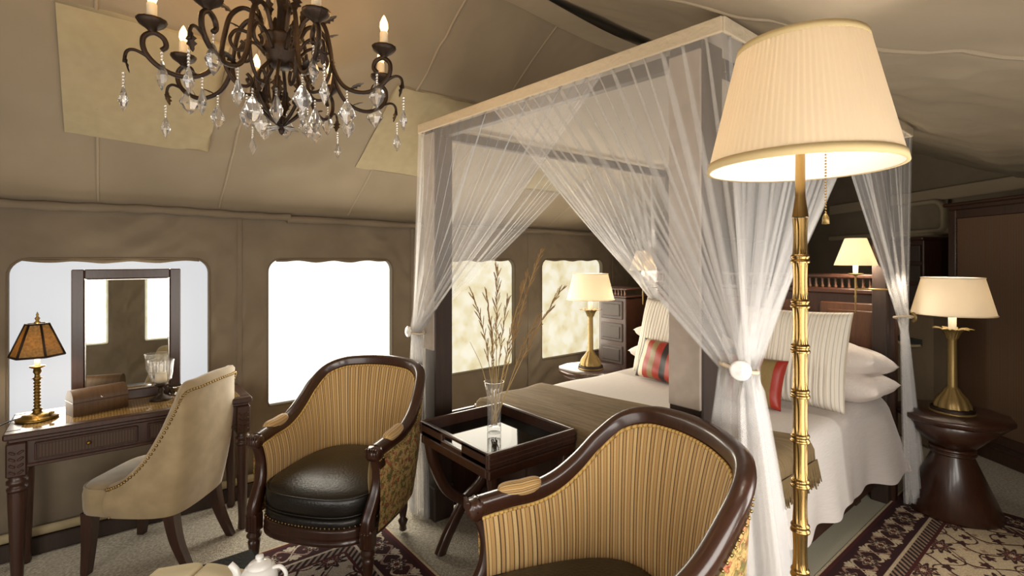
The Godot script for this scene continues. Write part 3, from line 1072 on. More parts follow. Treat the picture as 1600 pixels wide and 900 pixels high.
func build_net() -> void:
	var x0 := 1.48
	var xb := 1.60
	var x1 := 3.88
	var z0 := -2.72
	var z1 := -0.86
	var y := NET_Y
	var net := thing("mosquito_net", "white sheer mosquito net hung round the four poster bed with tied back curtains", "mosquito net", Vector3.ZERO)
	var st := S()
	grid(st, 24, 20, func(u: float, v: float) -> Vector3:
		return Vector3(lerpf(lerpf(x0, xb, v), x1, u), y + 0.006 - 0.02 * sin(PI * u) * sin(PI * v), lerpf(z0, z1, v)))
	obj("net_roof", st, M.netroof, net, "sheer flat net roof")
	# cream canvas band round the top
	st = S()
	var cs := [Vector3(x0, y, z0), Vector3(xb, y, z1), Vector3(x1, y, z1), Vector3(x1, y, z0)]
	for i in 4:
		var a: Vector3 = cs[i]
		var b: Vector3 = cs[(i + 1) % 4]
		bar(st, a + Vector3(0, -0.022, 0), b + Vector3(0, -0.022, 0), 0.014, 0.055, 0.004)
	obj("canvas_band", st, M.band, net, "cream canvas band")
	var h := Vector3(0, -0.05, 0)
	var tA := Vector3(1.46, 1.12, -2.71)
	var tB := Vector3(1.60, 1.20, -0.805)
	var tC := Vector3(3.86, 1.19, -0.90)
	var tD := Vector3(3.84, 1.19, -2.70)
	var A: Vector3 = cs[0] + h
	var B: Vector3 = cs[1] + h
	var C: Vector3 = cs[2] + h
	var D: Vector3 = cs[3] + h
	var W := Vector3(-1, 0, 0)
	drape("curtain", net, A, A.lerp(B, 0.74), tA, W, Vector3(1.47, 0.02, -2.74), 0.24, 17, 3, "curtain gathered at the window side foot post")
	drape("curtain", net, B, B.lerp(A, 0.63), tB + Vector3(-0.02, 0, 0), W, Vector3(1.62, 0.02, -0.80), 0.34, 17, 4, "curtain gathered at the near foot post")
	drape("curtain", net, A, A.lerp(D, 0.62), tA + Vector3(0.03, 0, -0.02), Vector3(0, 0, -1), Vector3(1.56, 0.02, -2.74), 0.22, 16, 5, "side curtain facing the windows")
	drape("curtain", net, D, D.lerp(A, 0.64), tD, Vector3(0, 0, -1), Vector3(3.80, 0.02, -2.72), 0.2, 16, 6, "side curtain at the window side bed head")
	drape("curtain", net, B, B.lerp(C, 0.62), tB + Vector3(0.02, 0, 0.02), Vector3(0, 0, 1), Vector3(1.76, 0.02, -0.74), 0.42, 18, 7, "side curtain at the near foot post")
	drape("curtain", net, C, C.lerp(B, 0.62), tC, Vector3(0, 0, 1), Vector3(3.95, 0.05, -0.86), 0.26, 16, 8, "side curtain beside the round table")
	# tie backs: a band round the gathered cloth with a disc knob
	for q in [[tB, Vector3(-0.85, 0, 0.53)], [tC, Vector3(0.6, 0, 0.8)], [tA, Vector3(-1, 0, 0)], [tD, Vector3(-0.3, 0, -1)]]:
		var at: Vector3 = q[0]
		var o: Vector3 = (q[1] as Vector3).normalized()
		st = S()
		var ring := PackedVector3Array()
		var side := o.cross(Vector3.UP)
		for i in 25:
			var an := TAU * i / 24.0
			ring.append(at + side * cos(an) * 0.055 + o * sin(an) * 0.045 + Vector3(0, 0.012 * cos(an), 0))
		tube(st, ring, 0.007, 6, false)
		var tb := obj("tie_back", st, M.band, net)
		st = S()
		var bas := Basis(side, o, side.cross(o)).orthonormalized()
		lathe(st, [Vector2(0.001, 0.0), Vector2(0.03, 0.0), Vector2(0.033, 0.006), Vector2(0.028, 0.012), Vector2(0.02, 0.011), Vector2(0.012, 0.016), Vector2(0.001, 0.018)], 20, Transform3D(bas, at + o * 0.048))
		obj("knob", st, M.agedbrass if o.x > 0.0 else M.china, tb)

# ---------------------------------------------------------------- desk and what stands on it
func build_left_side() -> void:
	# writing desk: x -0.34..0.66, back edge at the wall
	var desk := thing("writing_desk", "dark carved writing desk with two drawers under the bright window", "desk", Vector3(0.16, 0, -3.40))
	var W := 1.02
	var D := 0.42
	var st := S()
	# top: frame round a woven inlay under glass
	for q in [[Vector3(0, 0.745, D / 2 - 0.03), Vector3(W, 0.03, 0.06)], [Vector3(0, 0.745, -D / 2 + 0.02), Vector3(W, 0.03, 0.04)], [Vector3(-W / 2 + 0.03, 0.745, -0.01), Vector3(0.06, 0.03, D - 0.102)], [Vector3(W / 2 - 0.03, 0.745, -0.01), Vector3(0.06, 0.03, D - 0.102)]]:
		bx(st, q[0], q[1], 0.006)
	bx(st, Vector3(0, 0.722, 0), Vector3(W - 0.03, 0.02, D - 0.03), 0.005)
	var top := obj("desk_top", st, M.wood, desk)
	st = S()
	bx(st, Vector3(0, 0.7535, 0), Vector3(W - 0.11, 0.014, D - 0.09), 0.001)
	obj("inlay", st, M.topinlay, top, "glass covered woven inlay")
	st = S()
	bx(st, Vector3(0, 0.655, D / 2 - 0.035), Vector3(W - 0.08, 0.115, 0.02), 0.003)
	bx(st, Vector3(0, 0.600, D / 2 - 0.030), Vector3(W - 0.08, 0.018, 0.03), 0.005)
	bx(st, Vector3(0, 0.655, -D / 2 + 0.03), Vector3(W - 0.08, 0.115, 0.02), 0.003)
	bx(st, Vector3(-W / 2 + 0.045, 0.655, 0), Vector3(0.02, 0.115, D - 0.08), 0.003)
	bx(st, Vector3(W / 2 - 0.045, 0.655, 0), Vector3(0.02, 0.115, D - 0.08), 0.003)
	obj("apron", st, M.wood, desk)
	for s in [-1.0, 1.0]:
		st = S()
		bx(st, Vector3(s * 0.212, 0.660, D / 2 - 0.022), Vector3(0.385, 0.085, 0.016), 0.004)
		for k in 2:
			bx(st, Vector3(s * 0.212, 0.660 + (k * 2 - 1) * 0.036, D / 2 - 0.012), Vector3(0.385, 0.007, 0.008), 0.002)
			bx(st, Vector3(s * 0.212 + (k * 2 - 1) * 0.188, 0.660, D / 2 - 0.012), Vector3(0.007, 0.079, 0.008), 0.002)
		var dr := obj("drawer", st, M.wood, desk)
		st = S()
		bx(st, Vector3(s * 0.212, 0.660, D / 2 - 0.0135), Vector3(0.36, 0.06, 0.003), 0.001)
		obj("woven_panel", st, M.weave, dr)
		st = S()
		ball(st, Vector3(s * 0.212, 0.660, D / 2 - 0.002), 0.010, 12)
		obj("knob", st, M.oldbrass, dr)
	for sx in [-1.0, 1.0]:
		for sz in [-1.0, 1.0]:
			st = S()
			var cx: float = sx * (W / 2 - 0.045)
			var cz: float = sz * (D / 2 - 0.045)
			bx(st, Vector3(cx, 0.635, cz), Vector3(0.072, 0.155, 0.072), 0.006)
			lathe(st, [Vector2(0.018, 0.0), Vector2(0.024, 0.01), Vector2(0.021, 0.06), Vector2(0.034, 0.46), Vector2(0.034, 0.485)], 24, T(cx, 0, cz), 10, 0.10)
			lathe(st, [Vector2(0.030, 0.485), Vector2(0.037, 0.492), Vector2(0.037, 0.502), Vector2(0.028, 0.508), Vector2(0.028, 0.516), Vector2(0.038, 0.523), Vector2(0.038, 0.536), Vector2(0.029, 0.543), Vector2(0.033, 0.56)], 24, T(cx, 0, cz))
			var lg := obj("leg", st, M.wood, desk)
			st = S()
			for k in 4: # carved leaf block
				for m in 2:
					var y := 0.58 + 0.03 * k
					var lx: float = cx + (m * 2 - 1) * 0.014
					bx(st, Vector3.ZERO, Vector3(0.026, 0.012, 0.010), 0.004, Transform3D(Basis(Vector3.BACK, (m * 2 - 1) * 0.6), Vector3(lx, y, cz + 0.037)))
			obj("carving", st, M.wood, lg)
	# mirror standing at the back of the desk
	var mir := thing("table_mirror", "square wooden framed mirror propped on the desk against the window", "mirror", Vector3(0.115, 0.76, -3.575))
	var mw := 0.49
	var mh := 0.735
	st = S()
	for s in [-1.0, 1.0]:
		bx(st, Vector3(s * (mw / 2 - 0.027), mh / 2, 0), Vector3(0.054, mh, 0.03), 0.005)
		bx(st, Vector3(0, mh / 2 + s * (mh / 2 - 0.027), 0), Vector3(mw - 0.107, 0.054, 0.03), 0.005)
	obj("frame", st, M.wood, mir)
	st = S()
	bx(st, Vector3(0, mh / 2, -0.004), Vector3(mw - 0.09, mh - 0.09, 0.006), 0.001)
	obj("mirror_glass", st, M.mirror, mir)
	st = S()
	for s in [-1.0, 1.0]:
		bx(st, Vector3(s * (mw / 2 - 0.058), mh / 2, 0.004), Vector3(0.008, mh - 0.11, 0.006), 0.002)
		bx(st, Vector3(0, mh / 2 + s * (mh / 2 - 0.058), 0.004), Vector3(mw - 0.126, 0.008, 0.006), 0.002)
	obj("bevel_trim", st, M.silver, mir)
	# desk lamp with a six sided amber shade
	var la := thing("desk_lamp", "brass desk lamp with a twisted stem and amber panelled shade", "lamp", Vector3(-0.25, 0.7605, -3.41))
	st = S()
	lathe(st, [Vector2(0.001, 0), Vector2(0.078, 0), Vector2(0.082, 0.006), Vector2(0.074, 0.014), Vector2(0.060, 0.018), Vector2(0.056, 0.026), Vector2(0.030, 0.030), Vector2(0.018, 0.036), Vector2(0.016, 0.044), Vector2(0.022, 0.048), Vector2(0.014, 0.055)], 32)
	obj("base", st, M.oldbrass, la)
	st = S()
	bx(st, Vector3(0.055, 0.03, 0.03), Vector3(0.02, 0.012, 0.012), 0.003)
	obj("switch", st, M.oldbrass, la)
	st = S()
	grid(st, 24, 60, func(u: float, v: float) -> Vector3:
		var a := u * TAU
		var r := 0.0125 * (1.0 + 0.20 * sin(a * 2.0 - v * TAU * 9.0))
		return Vector3(cos(a) * r, 0.055 + 0.145 * v, sin(a) * r))
	lathe(st, [Vector2(0.012, 0.198), Vector2(0.022, 0.202), Vector2(0.012, 0.208), Vector2(0.010, 0.22), Vector2(0.017, 0.235), Vector2(0.014, 0.25), Vector2(0.030, 0.258), Vector2(0.031, 0.263), Vector2(0.012, 0.264)], 24)
	obj("stem", st, M.oldbrass, la)
	st = S()
	lathe(st, [Vector2(0.010, 0.262), Vector2(0.0105, 0.33), Vector2(0.001, 0.331)], 16)
	obj("candle_tube", st, M.candle, la)
	var r0 := 0.104
	var r1 := 0.044
	var y0 := 0.315
	var y1 := 0.47
	for k in 6:
		var a0 := TAU * (k + 0.15) / 6.0
		var a1 := TAU * (k + 1.15) / 6.0
		st = S()
		var q := [Vector3(cos(a0) * r0, y0, sin(a0) * r0), Vector3(cos(a1) * r0, y0, sin(a1) * r0), Vector3(cos(a1) * r1, y1, sin(a1) * r1), Vector3(cos(a0) * r1, y1, sin(a0) * r1)]
		st.set_smooth_group(0xFFFFFFFF)
		quad(st, q[0], q[1], q[2], q[3])
		var inn := []
		for w in q:
			inn.append(w * Vector3(0.975, 1, 0.975))
		quad(st, inn[3], inn[2], inn[1], inn[0])
		var pnl := obj("shade_panel", st, M.amber, la)
		st = S()
		tube(st, PackedVector3Array([q[0], q[3]]), 0.0055, 6)
		tube(st, PackedVector3Array([q[0], q[1]]), 0.0055, 6)
		tube(st, PackedVector3Array([q[3], q[2]]), 0.0045, 6)
		obj("rib", st, M.iron, pnl)
	st = S()
	lathe(st, [Vector2(0.002, 0.43), Vector2(0.004, 0.475), Vector2(0.014, 0.478), Vector2(0.006, 0.486), Vector2(0.011, 0.498), Vector2(0.004, 0.508), Vector2(0.006, 0.515), Vector2(0.001, 0.53)], 12)
	obj("finial", st, M.oldbrass, la)
	st = S()
	lathe(st, [Vector2(0.001, 0.335), Vector2(0.012, 0.345), Vector2(0.018, 0.37), Vector2(0.012, 0.395), Vector2(0.001, 0.402)], 14)
	var bl := obj("bulb", st, M.bulb, la)
	omni("bulb_light", bl, Vector3(0, 0.37, 0), Color(1.0, 0.94, 0.84), 0.20)
	st = S()
	tube(st, spline([Vector3(-0.07, 0.008, -0.03), Vector3(-0.115, 0.006, 0.02), Vector3(-0.17, -0.02, 0.10), Vector3(-0.175, -0.14, 0.12), Vector3(-0.165, -0.22, 0.10), Vector3(-0.22, -0.30, 0.06), Vector3(-0.30, -0.26, 0.02)]), 0.0035, 6)
	obj("cord", st, M.rubber, la)
	# small chest with a rounded lid
	var box := thing("keepsake_box", "small brown wooden box with a rounded lid and pale knob on the desk", "box", Vector3(-0.02, 0.761, -3.42), 0.28)
	st = S()
	var poly := []
	for i in 13:
		var a := PI * i / 12.0
		poly.append(Vector2(cos(a) * 0.060, 0.070 + sin(a) * 0.055))
	poly.append(Vector2(-0.060, 0.0))
	poly.append(Vector2(0.060, 0.0))
	sweep(st, PackedVector3Array([Vector3(-0.115, 0, 0), Vector3(0.115, 0, 0)]), PackedVector3Array([Vector3(0, 0, 1), Vector3(0, 0, 1)]), poly.map(func(w: Vector2) -> Vector2: return Vector2(w.x, w.y)))
	obj("body", st, M.caramel, box)
	st = S()
	bx(st, Vector3(0, 0.066, 0.0), Vector3(0.234, 0.005, 0.124), 0.001)
	obj("lid_edge", st, M.wood, box)
	st = S()
	ball(st, Vector3(0.0, 0.078, 0.061), 0.006, 10)
	obj("knob", st, M.silver, box)
	# ribbed glass hurricane on a dark pedestal
	var gob := thing("glass_hurricane", "ribbed glass candle hurricane on a dark turned pedestal beside the mirror", "candle holder", Vector3(0.255, 0.76, -3.45))
	st = S()
	lathe(st, [Vector2(0.001, 0), Vector2(0.052, 0), Vector2(0.055, 0.008), Vector2(0.040, 0.016), Vector2(0.016, 0.028), Vector2(0.010, 0.045), Vector2(0.018, 0.056), Vector2(0.010, 0.066), Vector2(0.022, 0.078), Vector2(0.034, 0.088), Vector2(0.02, 0.094), Vector2(0.001, 0.094)], 28)
	obj("pedestal", st, M.iron, gob)
	st = S()
	lathe(st, [Vector2(0.001, 0.094), Vector2(0.034, 0.097), Vector2(0.050, 0.115), Vector2(0.057, 0.15), Vector2(0.060, 0.20), Vector2(0.065, 0.222), Vector2(0.063, 0.222), Vector2(0.057, 0.20), Vector2(0.054, 0.15), Vector2(0.047, 0.118), Vector2(0.032, 0.101), Vector2(0.001, 0.099)], 96, Transform3D(), 24, 0.07)
	obj("glass_bowl", st, M.clear, gob)
	st = S()
	lathe(st, [Vector2(0.001, 0.100), Vector2(0.028, 0.100), Vector2(0.028, 0.15), Vector2(0.001, 0.152)], 20)
	obj("candle", st, M.candle, gob)
	# silver dish
	var dish := thing("silver_dish", "small polished silver dish beside the glass hurricane", "dish", Vector3(0.335, 0.76, -3.53))
	st = S()
	lathe(st, [Vector2(0.001, 0.0), Vector2(0.025, 0.0), Vector2(0.028, 0.006), Vector2(0.018, 0.012), Vector2(0.034, 0.035), Vector2(0.045, 0.052), Vector2(0.043, 0.053), Vector2(0.030, 0.037), Vector2(0.001, 0.02)], 24)
	obj("bowl", st, M.silver, dish)
	velvet_chair()

func velvet_chair() -> void:
	var ch := thing("velvet_chair", "beige velvet wrap back chair with brass nailheads pulled sideways at the desk", "chair", Vector3(0.245, 0, -3.235), atan2(-0.73, -0.60))
	var half_top := [Vector3(0.235, 0.445, 0.10), Vector3(0.240, 0.475, 0.03), Vector3(0.240, 0.555, -0.06), Vector3(0.236, 0.68, -0.145), Vector3(0.230, 0.82, -0.215), Vector3(0.222, 0.925, -0.262), Vector3(0.13, 0.940, -0.288), Vector3(0.0, 0.945, -0.295)]
	var half_bot := [Vector3(0.235, 0.30, 0.10), Vector3(0.240, 0.30, 0.03), Vector3(0.242, 0.30, -0.06), Vector3(0.236, 0.30, -0.13), Vector3(0.215, 0.30, -0.185), Vector3(0.17, 0.30, -0.215), Vector3(0.09, 0.30, -0.228), Vector3(0.0, 0.30, -0.230)]
	var mirror := func(h: Array) -> Array:
		var o := h.duplicate()
		for i in range(h.size() - 2, -1, -1):
			o.append(h[i] * Vector3(-1, 1, 1))
		return o
	var top := spline(mirror.call(half_top), 8)
	var bot := spline(mirror.call(half_bot), 8)
	var inset := func(p: Vector3, d: float) -> Vector3:
		var c := Vector3(0, p.y, 0.02)
		var n := (c - p).normalized()
		return p + n * d
	var st := S()
	# outer skin, rolled edge, inner skin in one closed loop
	grid(st, 112, 26, func(u: float, v: float) -> Vector3:
		var t := along(top, u)
		var b := along(bot, u)
		if v < 0.5:
			var k := v * 2.0
			var p := b.lerp(t, k)
			var n: Vector3 = inset.call(p, 1.0) - p
			return p - n * 0.022 * sin(PI * minf(k * 1.05, 1.0))
		if v < 0.62:
			var a := (v - 0.5) / 0.12 * PI
			var ti: Vector3 = inset.call(t, 0.045)
			return t.lerp(ti, 0.5 - 0.5 * cos(a)) + Vector3(0, 0.016 * sin(a), 0)
		var k2 := (v - 0.62) / 0.38
		var ti2: Vector3 = inset.call(t, 0.045)
		var bi: Vector3 = inset.call(Vector3(b.x, 0.40, b.z), 0.05)
		return ti2.lerp(bi, k2))
	obj("backrest", st, M.velvet, ch)
	st = S()
	var ring := func(a: float, grow: float) -> Vector3:
		var c := cos(a)
		var s := sin(a)
		var k := pow(pow(absf(c), 5.0) + pow(absf(s), 5.0), -0.2)
		return Vector3(c * k * (0.232 + grow), 0, 0.045 + s * k * (0.235 + grow))
	var prof := [Vector2(-0.23, 0.295), Vector2(-0.02, 0.295), Vector2(-0.004, 0.305), Vector2(0.0, 0.33), Vector2(0.002, 0.40), Vector2(-0.002, 0.425), Vector2(-0.014, 0.440), Vector2(-0.04, 0.447), Vector2(-0.10, 0.452), Vector2(-0.225, 0.455)]
	grid(st, 64, 9, func(u: float, v: float) -> Vector3:
		var q: Vector2 = prof[roundi(v * 9)]
		var p: Vector3 = ring.call(u * TAU, q.x)
		return Vector3(p.x, q.y, p.z))
	obj("seat", st, M.velvet, ch)
	# piping on the seat edge
	st = S()
	var pp := PackedVector3Array()
	for i in 65:
		var p: Vector3 = ring.call(TAU * i / 64.0, -0.004)
		pp.append(Vector3(p.x, 0.432, p.z))
	tube(st, pp, 0.004, 6, false)
	obj("piping", st, M.velvet, ch)
	# nailheads along the outer edge of the wrap back and up its front edges
	st = S()
	for i in 92:
		var u := i / 91.0
		var p := along(bot, u).lerp(along(top, u), 0.955)
		ball(st, p - (inset.call(p, 1.0) - p) * 0.006, 0.0070, 8)
	for s in [-1.0, 1.0]:
		for i in 9:
			ball(st, Vector3(s * 0.240, 0.305 + 0.0165 * i, 0.088), 0.0065, 8)
	obj("nailheads", st, M.stud, ch).set_meta("kind", "stuff")
	for q in [[0.185, 0.225, 0.0, 0.02], [-0.185, 0.225, 0.0, 0.02], [0.175, -0.165, 0.0, -0.10], [-0.175, -0.165, 0.0, -0.10]]:
		st = S()
		var b0 := Vector3(q[0], 0.31, q[1])
		var b1 := Vector3(q[0] + q[2], 0.0, q[1] + q[3])
		var path := spline([b0, b0.lerp(b1, 0.5) + Vector3(0, 0, -q[3] * 0.18), b1], 6)
		var nn := PackedVector3Array()
		for i in path.size():
			nn.append(Vector3(1, 0, 0))
		var rings := []
		st.set_smooth_group(0xFFFFFFFF)
		for i in path.size():
			var w := lerpf(0.028, 0.017, float(i) / (path.size() - 1))
			rings.append([path[i] + Vector3(-w, 0, -w), path[i] + Vector3(w, 0, -w), path[i] + Vector3(w, 0, w), path[i] + Vector3(-w, 0, w)])
		for i in path.size() - 1:
			for k in 4:
				quad(st, rings[i][k], rings[i][(k + 1) % 4], rings[i + 1][(k + 1) % 4], rings[i + 1][k])
		quad(st, rings[-1][0], rings[-1][1], rings[-1][2], rings[-1][3])
		obj("leg", st, M.wood, ch)

# ---------------------------------------------------------------- armchairs, tray table, ottoman, rugs
func make_armchair() -> Node3D:
	var ch := thing("armchair", "striped wooden framed armchair with black leather seat in front of the bright window", "armchair", Vector3.ZERO, 0.0, "matching striped armchairs")
	var mir := func(h: Array) -> Array:
		var o := h.duplicate()
		for i in range(h.size() - 2, -1, -1):
			o.append(h[i] * Vector3(-1, 1, 1))
		return o
	# top line of the frame: arm, swoop and crest
	var rail := spline(mir.call([Vector3(0.325, 0.655, 0.30), Vector3(0.335, 0.665, 0.20), Vector3(0.343, 0.672, 0.09), Vector3(0.346, 0.700, 0.00), Vector3(0.344, 0.755, -0.085), Vector3(0.332, 0.830, -0.165), Vector3(0.300, 0.895, -0.245), Vector3(0.225, 0.927, -0.312), Vector3(0.115, 0.938, -0.345), Vector3(0, 0.941, -0.355)]), 6)
	var low := spline(mir.call([Vector3(0.300, 0.40, 0.285), Vector3(0.306, 0.40, 0.19), Vector3(0.308, 0.40, 0.08), Vector3(0.304, 0.40, 0.00), Vector3(0.296, 0.40, -0.07), Vector3(0.275, 0.40, -0.135), Vector3(0.235, 0.40, -0.195), Vector3(0.17, 0.40, -0.24), Vector3(0.085, 0.40, -0.262), Vector3(0, 0.40, -0.268)]), 6)
	var n := rail.size()
	var outw := PackedVector3Array()
	for i in n:
		var t := (rail[mini(i + 1, n - 1)] - rail[maxi(i - 1, 0)]).normalized()
		var f := (rail[i] - low[i]).normalized()
		var o := t.cross(f).normalized()
		if o.dot(Vector3(rail[i].x, 0, rail[i].z - 0.05)) < 0:
			o = -o
		outw.append(o)
	# wooden top rail with a moulded section
	var st := S()
	var prof := []
	for q in [[-0.020, -0.030], [-0.027, -0.018], [-0.024, -0.004], [-0.030, 0.010], [-0.024, 0.024], [-0.010, 0.031], [0.010, 0.031], [0.022, 0.024], [0.027, 0.010], [0.024, -0.010], [0.024, -0.028], [0.010, -0.034]]:
		prof.append(Vector2(q[0], q[1]))
	sweep(st, rail, outw, prof)
	var frame := obj("back_frame", st, M.frame, ch)
	# scrolled knobs at the arm ends
	for s in [-1.0, 1.0]:
		st = S()
		var c := Vector3(s * 0.325, 0.648, 0.312)
		lathe(st, [Vector2(0.002, -0.034), Vector2(0.020, -0.034), Vector2(0.034, -0.026), Vector2(0.037, 0.0), Vector2(0.034, 0.026), Vector2(0.020, 0.034), Vector2(0.002, 0.034)], 20, Transform3D(Basis(Vector3.BACK, PI / 2), c), 10, 0.12)
		for k in 5:
			bx(st, c + Vector3((k - 2) * 0.012, 0.012, 0.03), Vector3(0.007, 0.038, 0.014), 0.003)
		obj("arm_scroll", st, M.frame, frame)
	# inner upholstery
	st = S()
	grid(st, 108, 16, func(u: float, v: float) -> Vector3:
		var r := along(rail, u)
		var o := along(outw, u)
		var a := r - o * 0.014 + (along(low, u) - r).normalized() * 0.022
		var b := along(low, u)
		var p := b.lerp(a, v)
		var puff := 0.026 * pow(sin(PI * clampf(v * 0.94 + 0.03, 0.0, 1.0)), 0.6)
		return p - o * puff, 30.0, 1.0)
	obj("backrest", st, M.stripe, ch, "gold and brown striped inner back")
	# twisted cord along the inner edge of the frame
	st = S()
	var cp := PackedVector3Array()
	for i in 109:
		var u := i / 108.0
		var r := along(rail, u)
		cp.append(r - along(outw, u) * 0.026 + (along(low, u) - r).normalized() * 0.032)
	tube(st, cp, 0.006, 8)
	obj("cord", st, M.cord, ch)
	# outer upholstery in floral tapestry
	st = S()
	grid(st, 90, 10, func(u: float, v: float) -> Vector3:
		var r := along(rail, u)
		var o := along(outw, u)
		var b := along(low, u) + o * 0.032
		b.y = 0.27
		var a := r + o * 0.016 - Vector3(0, 0.02, 0)
		return b.lerp(a, v) + o * 0.012 * sin(PI * v), 1.0, 1.0)
	obj("outer_back", st, M.tapestry, ch, "floral tapestry outer back")
	st = S()
	for i in 100:
		var u := i / 99.0
		var r := along(rail, u)
		ball(st, r + along(outw, u) * 0.026 + (along(low, u) - r).normalized() * 0.040, 0.0048, 6)
	for s in [-1.0, 1.0]:
		for i in 22:
			ball(st, Vector3(s * (0.339 - 0.006 * i / 21.0), 0.62 - 0.34 * i / 21.0, 0.268 - 0.03 * sin(PI * i / 21.0)), 0.0045, 6)
	obj("back_nailheads", st, M.stud, ch).set_meta("kind", "stuff")
	# padded striped arm rests
	for s in [-1.0, 1.0]:
		st = S()
		grid(st, 20, 14, func(u: float, v: float) -> Vector3:
			var a := u * TAU
			var t := v * 2.0 - 1.0
			var k := sqrt(maxf(0.0, 1.0 - pow(absf(t), 4.0)))
			return Vector3(s * (0.338 + 0.03 * cos(a) * k), 0.688 + 0.028 * sin(a) * k + maxf(0.0, -t) * 0.012, 0.15 + 0.085 * t), 6.0, 0.6)
		obj("arm_pad", st, M.stripe, ch)
	# plan of the seat: bowed front
	var plan := func(a: float, grow: float) -> Vector3:
		if grow < -0.29:
			return Vector3(0, 0, 0.06)
		var c := cos(a)
		var sn := sin(a)
		var e := 4.2
		var k := pow(pow(absf(c), e) + pow(absf(sn), e), -1.0 / e)
		var x := c * k * (0.292 + grow)
		var z := 0.045 + sn * k * (0.300 + grow)
		if sn > 0.0:
			z += 0.045 * sn * k * (1.0 - pow(x / 0.32, 2.0))
		else:
			x *= 1.0 - 0.22 * pow(-sn, 2.0)
		return Vector3(x, 0, z)
	var turn := func(stt: SurfaceTool, pr: Array) -> void:
		var m := pr.size() - 1
		grid(stt, 72, m, func(u: float, v: float) -> Vector3:
			var q: Vector2 = pr[roundi(v * m)]
			var p: Vector3 = plan.call(u * TAU, q.x)
			return Vector3(p.x, q.y, p.z))
	st = S()
	turn.call(st, [Vector2(-0.28, 0.222), Vector2(0.012, 0.222), Vector2(0.020, 0.228), Vector2(0.020, 0.242), Vector2(0.012, 0.248), Vector2(0.018, 0.256), Vector2(0.020, 0.266), Vector2(0.014, 0.280), Vector2(0.017, 0.290), Vector2(0.010, 0.300), Vector2(-0.02, 0.302)])
	obj("seat_rail", st, M.frame, ch)
	st = S()
	turn.call(st, [Vector2(0.004, 0.298), Vector2(0.009, 0.304), Vector2(0.010, 0.330), Vector2(0.002, 0.344), Vector2(-0.28, 0.346)])
	obj("seat_deck", st, M.leather, ch)
	st = S()
	for i in 58:
		var a := -0.10 + (PI + 0.2) * i / 57.0
		var p: Vector3 = plan.call(a, 0.013)
		ball(st, Vector3(p.x, 0.311, p.z), 0.0050, 6)
	obj("seat_nailheads", st, M.stud, ch).set_meta("kind", "stuff")
	st = S()
	turn.call(st, [Vector2(-0.28, 0.347), Vector2(-0.012, 0.347), Vector2(0.004, 0.356), Vector2(0.010, 0.380), Vector2(0.010, 0.418), Vector2(0.004, 0.438), Vector2(-0.012, 0.450), Vector2(-0.05, 0.462), Vector2(-0.11, 0.474), Vector2(-0.18, 0.481), Vector2(-0.26, 0.4835), Vector2(-0.295, 0.484)])
	var cush := obj("seat_cushion", st, M.leather, ch)
	for y in [0.438, 0.356]:
		st = S()
		var pp := PackedVector3Array()
		for i in 73:
			var p: Vector3 = plan.call(TAU * i / 72.0, 0.006)
			pp.append(Vector3(p.x, y, p.z))
		tube(st, pp, 0.0045, 6, false)
		obj("piping", st, M.leather, cush)
	# arm supports: swept S curves, and the legs under them
	for s in [-1.0, 1.0]:
		st = S()
		var path := spline([Vector3(s * 0.325, 0.640, 0.300), Vector3(s * 0.325, 0.600, 0.278), Vector3(s * 0.323, 0.530, 0.262), Vector3(s * 0.318, 0.460, 0.272), Vector3(s * 0.312, 0.395, 0.305), Vector3(s * 0.308, 0.340, 0.336), Vector3(s * 0.308, 0.300, 0.340)], 5)
		var nn := PackedVector3Array()
		for i in path.size():
			nn.append(Vector3(0, 0, 1))
		sweep(st, path, nn, [Vector2(0.026, -0.022), Vector2(0.032, -0.010), Vector2(0.026, 0.0), Vector2(0.032, 0.010), Vector2(0.026, 0.022), Vector2(-0.02, 0.026), Vector2(-0.028, 0.0), Vector2(-0.02, -0.026)])
		obj("arm_support", st, M.frame, ch)
		st = S()
		bx(st, Vector3(s * 0.308, 0.262, 0.338), Vector3(0.062, 0.092, 0.062), 0.008)
		for k in 3:
			bx(st, Vector3(s * 0.308 + (k - 1) * 0.016, 0.262, 0.370), Vector3(0.008, 0.07, 0.008), 0.003)
		lathe(st, [Vector2(0.014, 0.0), Vector2(0.020, 0.006), Vector2(0.018, 0.03), Vector2(0.015, 0.04), Vector2(0.027, 0.15), Vector2(0.029, 0.17), Vector2(0.020, 0.178), Vector2(0.033, 0.188), Vector2(0.036, 0.20), Vector2(0.028, 0.212), Vector2(0.03, 0.22)], 22, T(s * 0.308, 0, 0.338), 8, 0.08)
		obj("leg", st, M.frame, ch)
		st = S()
		bx(st, Vector3(s * 0.215, 0.25, -0.205), Vector3(0.055, 0.08, 0.055), 0.006)
		lathe(st, [Vector2(0.014, 0.0), Vector2(0.022, 0.008), Vector2(0.018, 0.03), Vector2(0.028, 0.06), Vector2(0.016, 0.075), Vector2(0.026, 0.13), Vector2(0.028, 0.19), Vector2(0.02, 0.2), Vector2(0.03, 0.215)], 18, T(s * 0.215, 0, -0.205))
		obj("leg", st, M.frame, ch)
	return ch

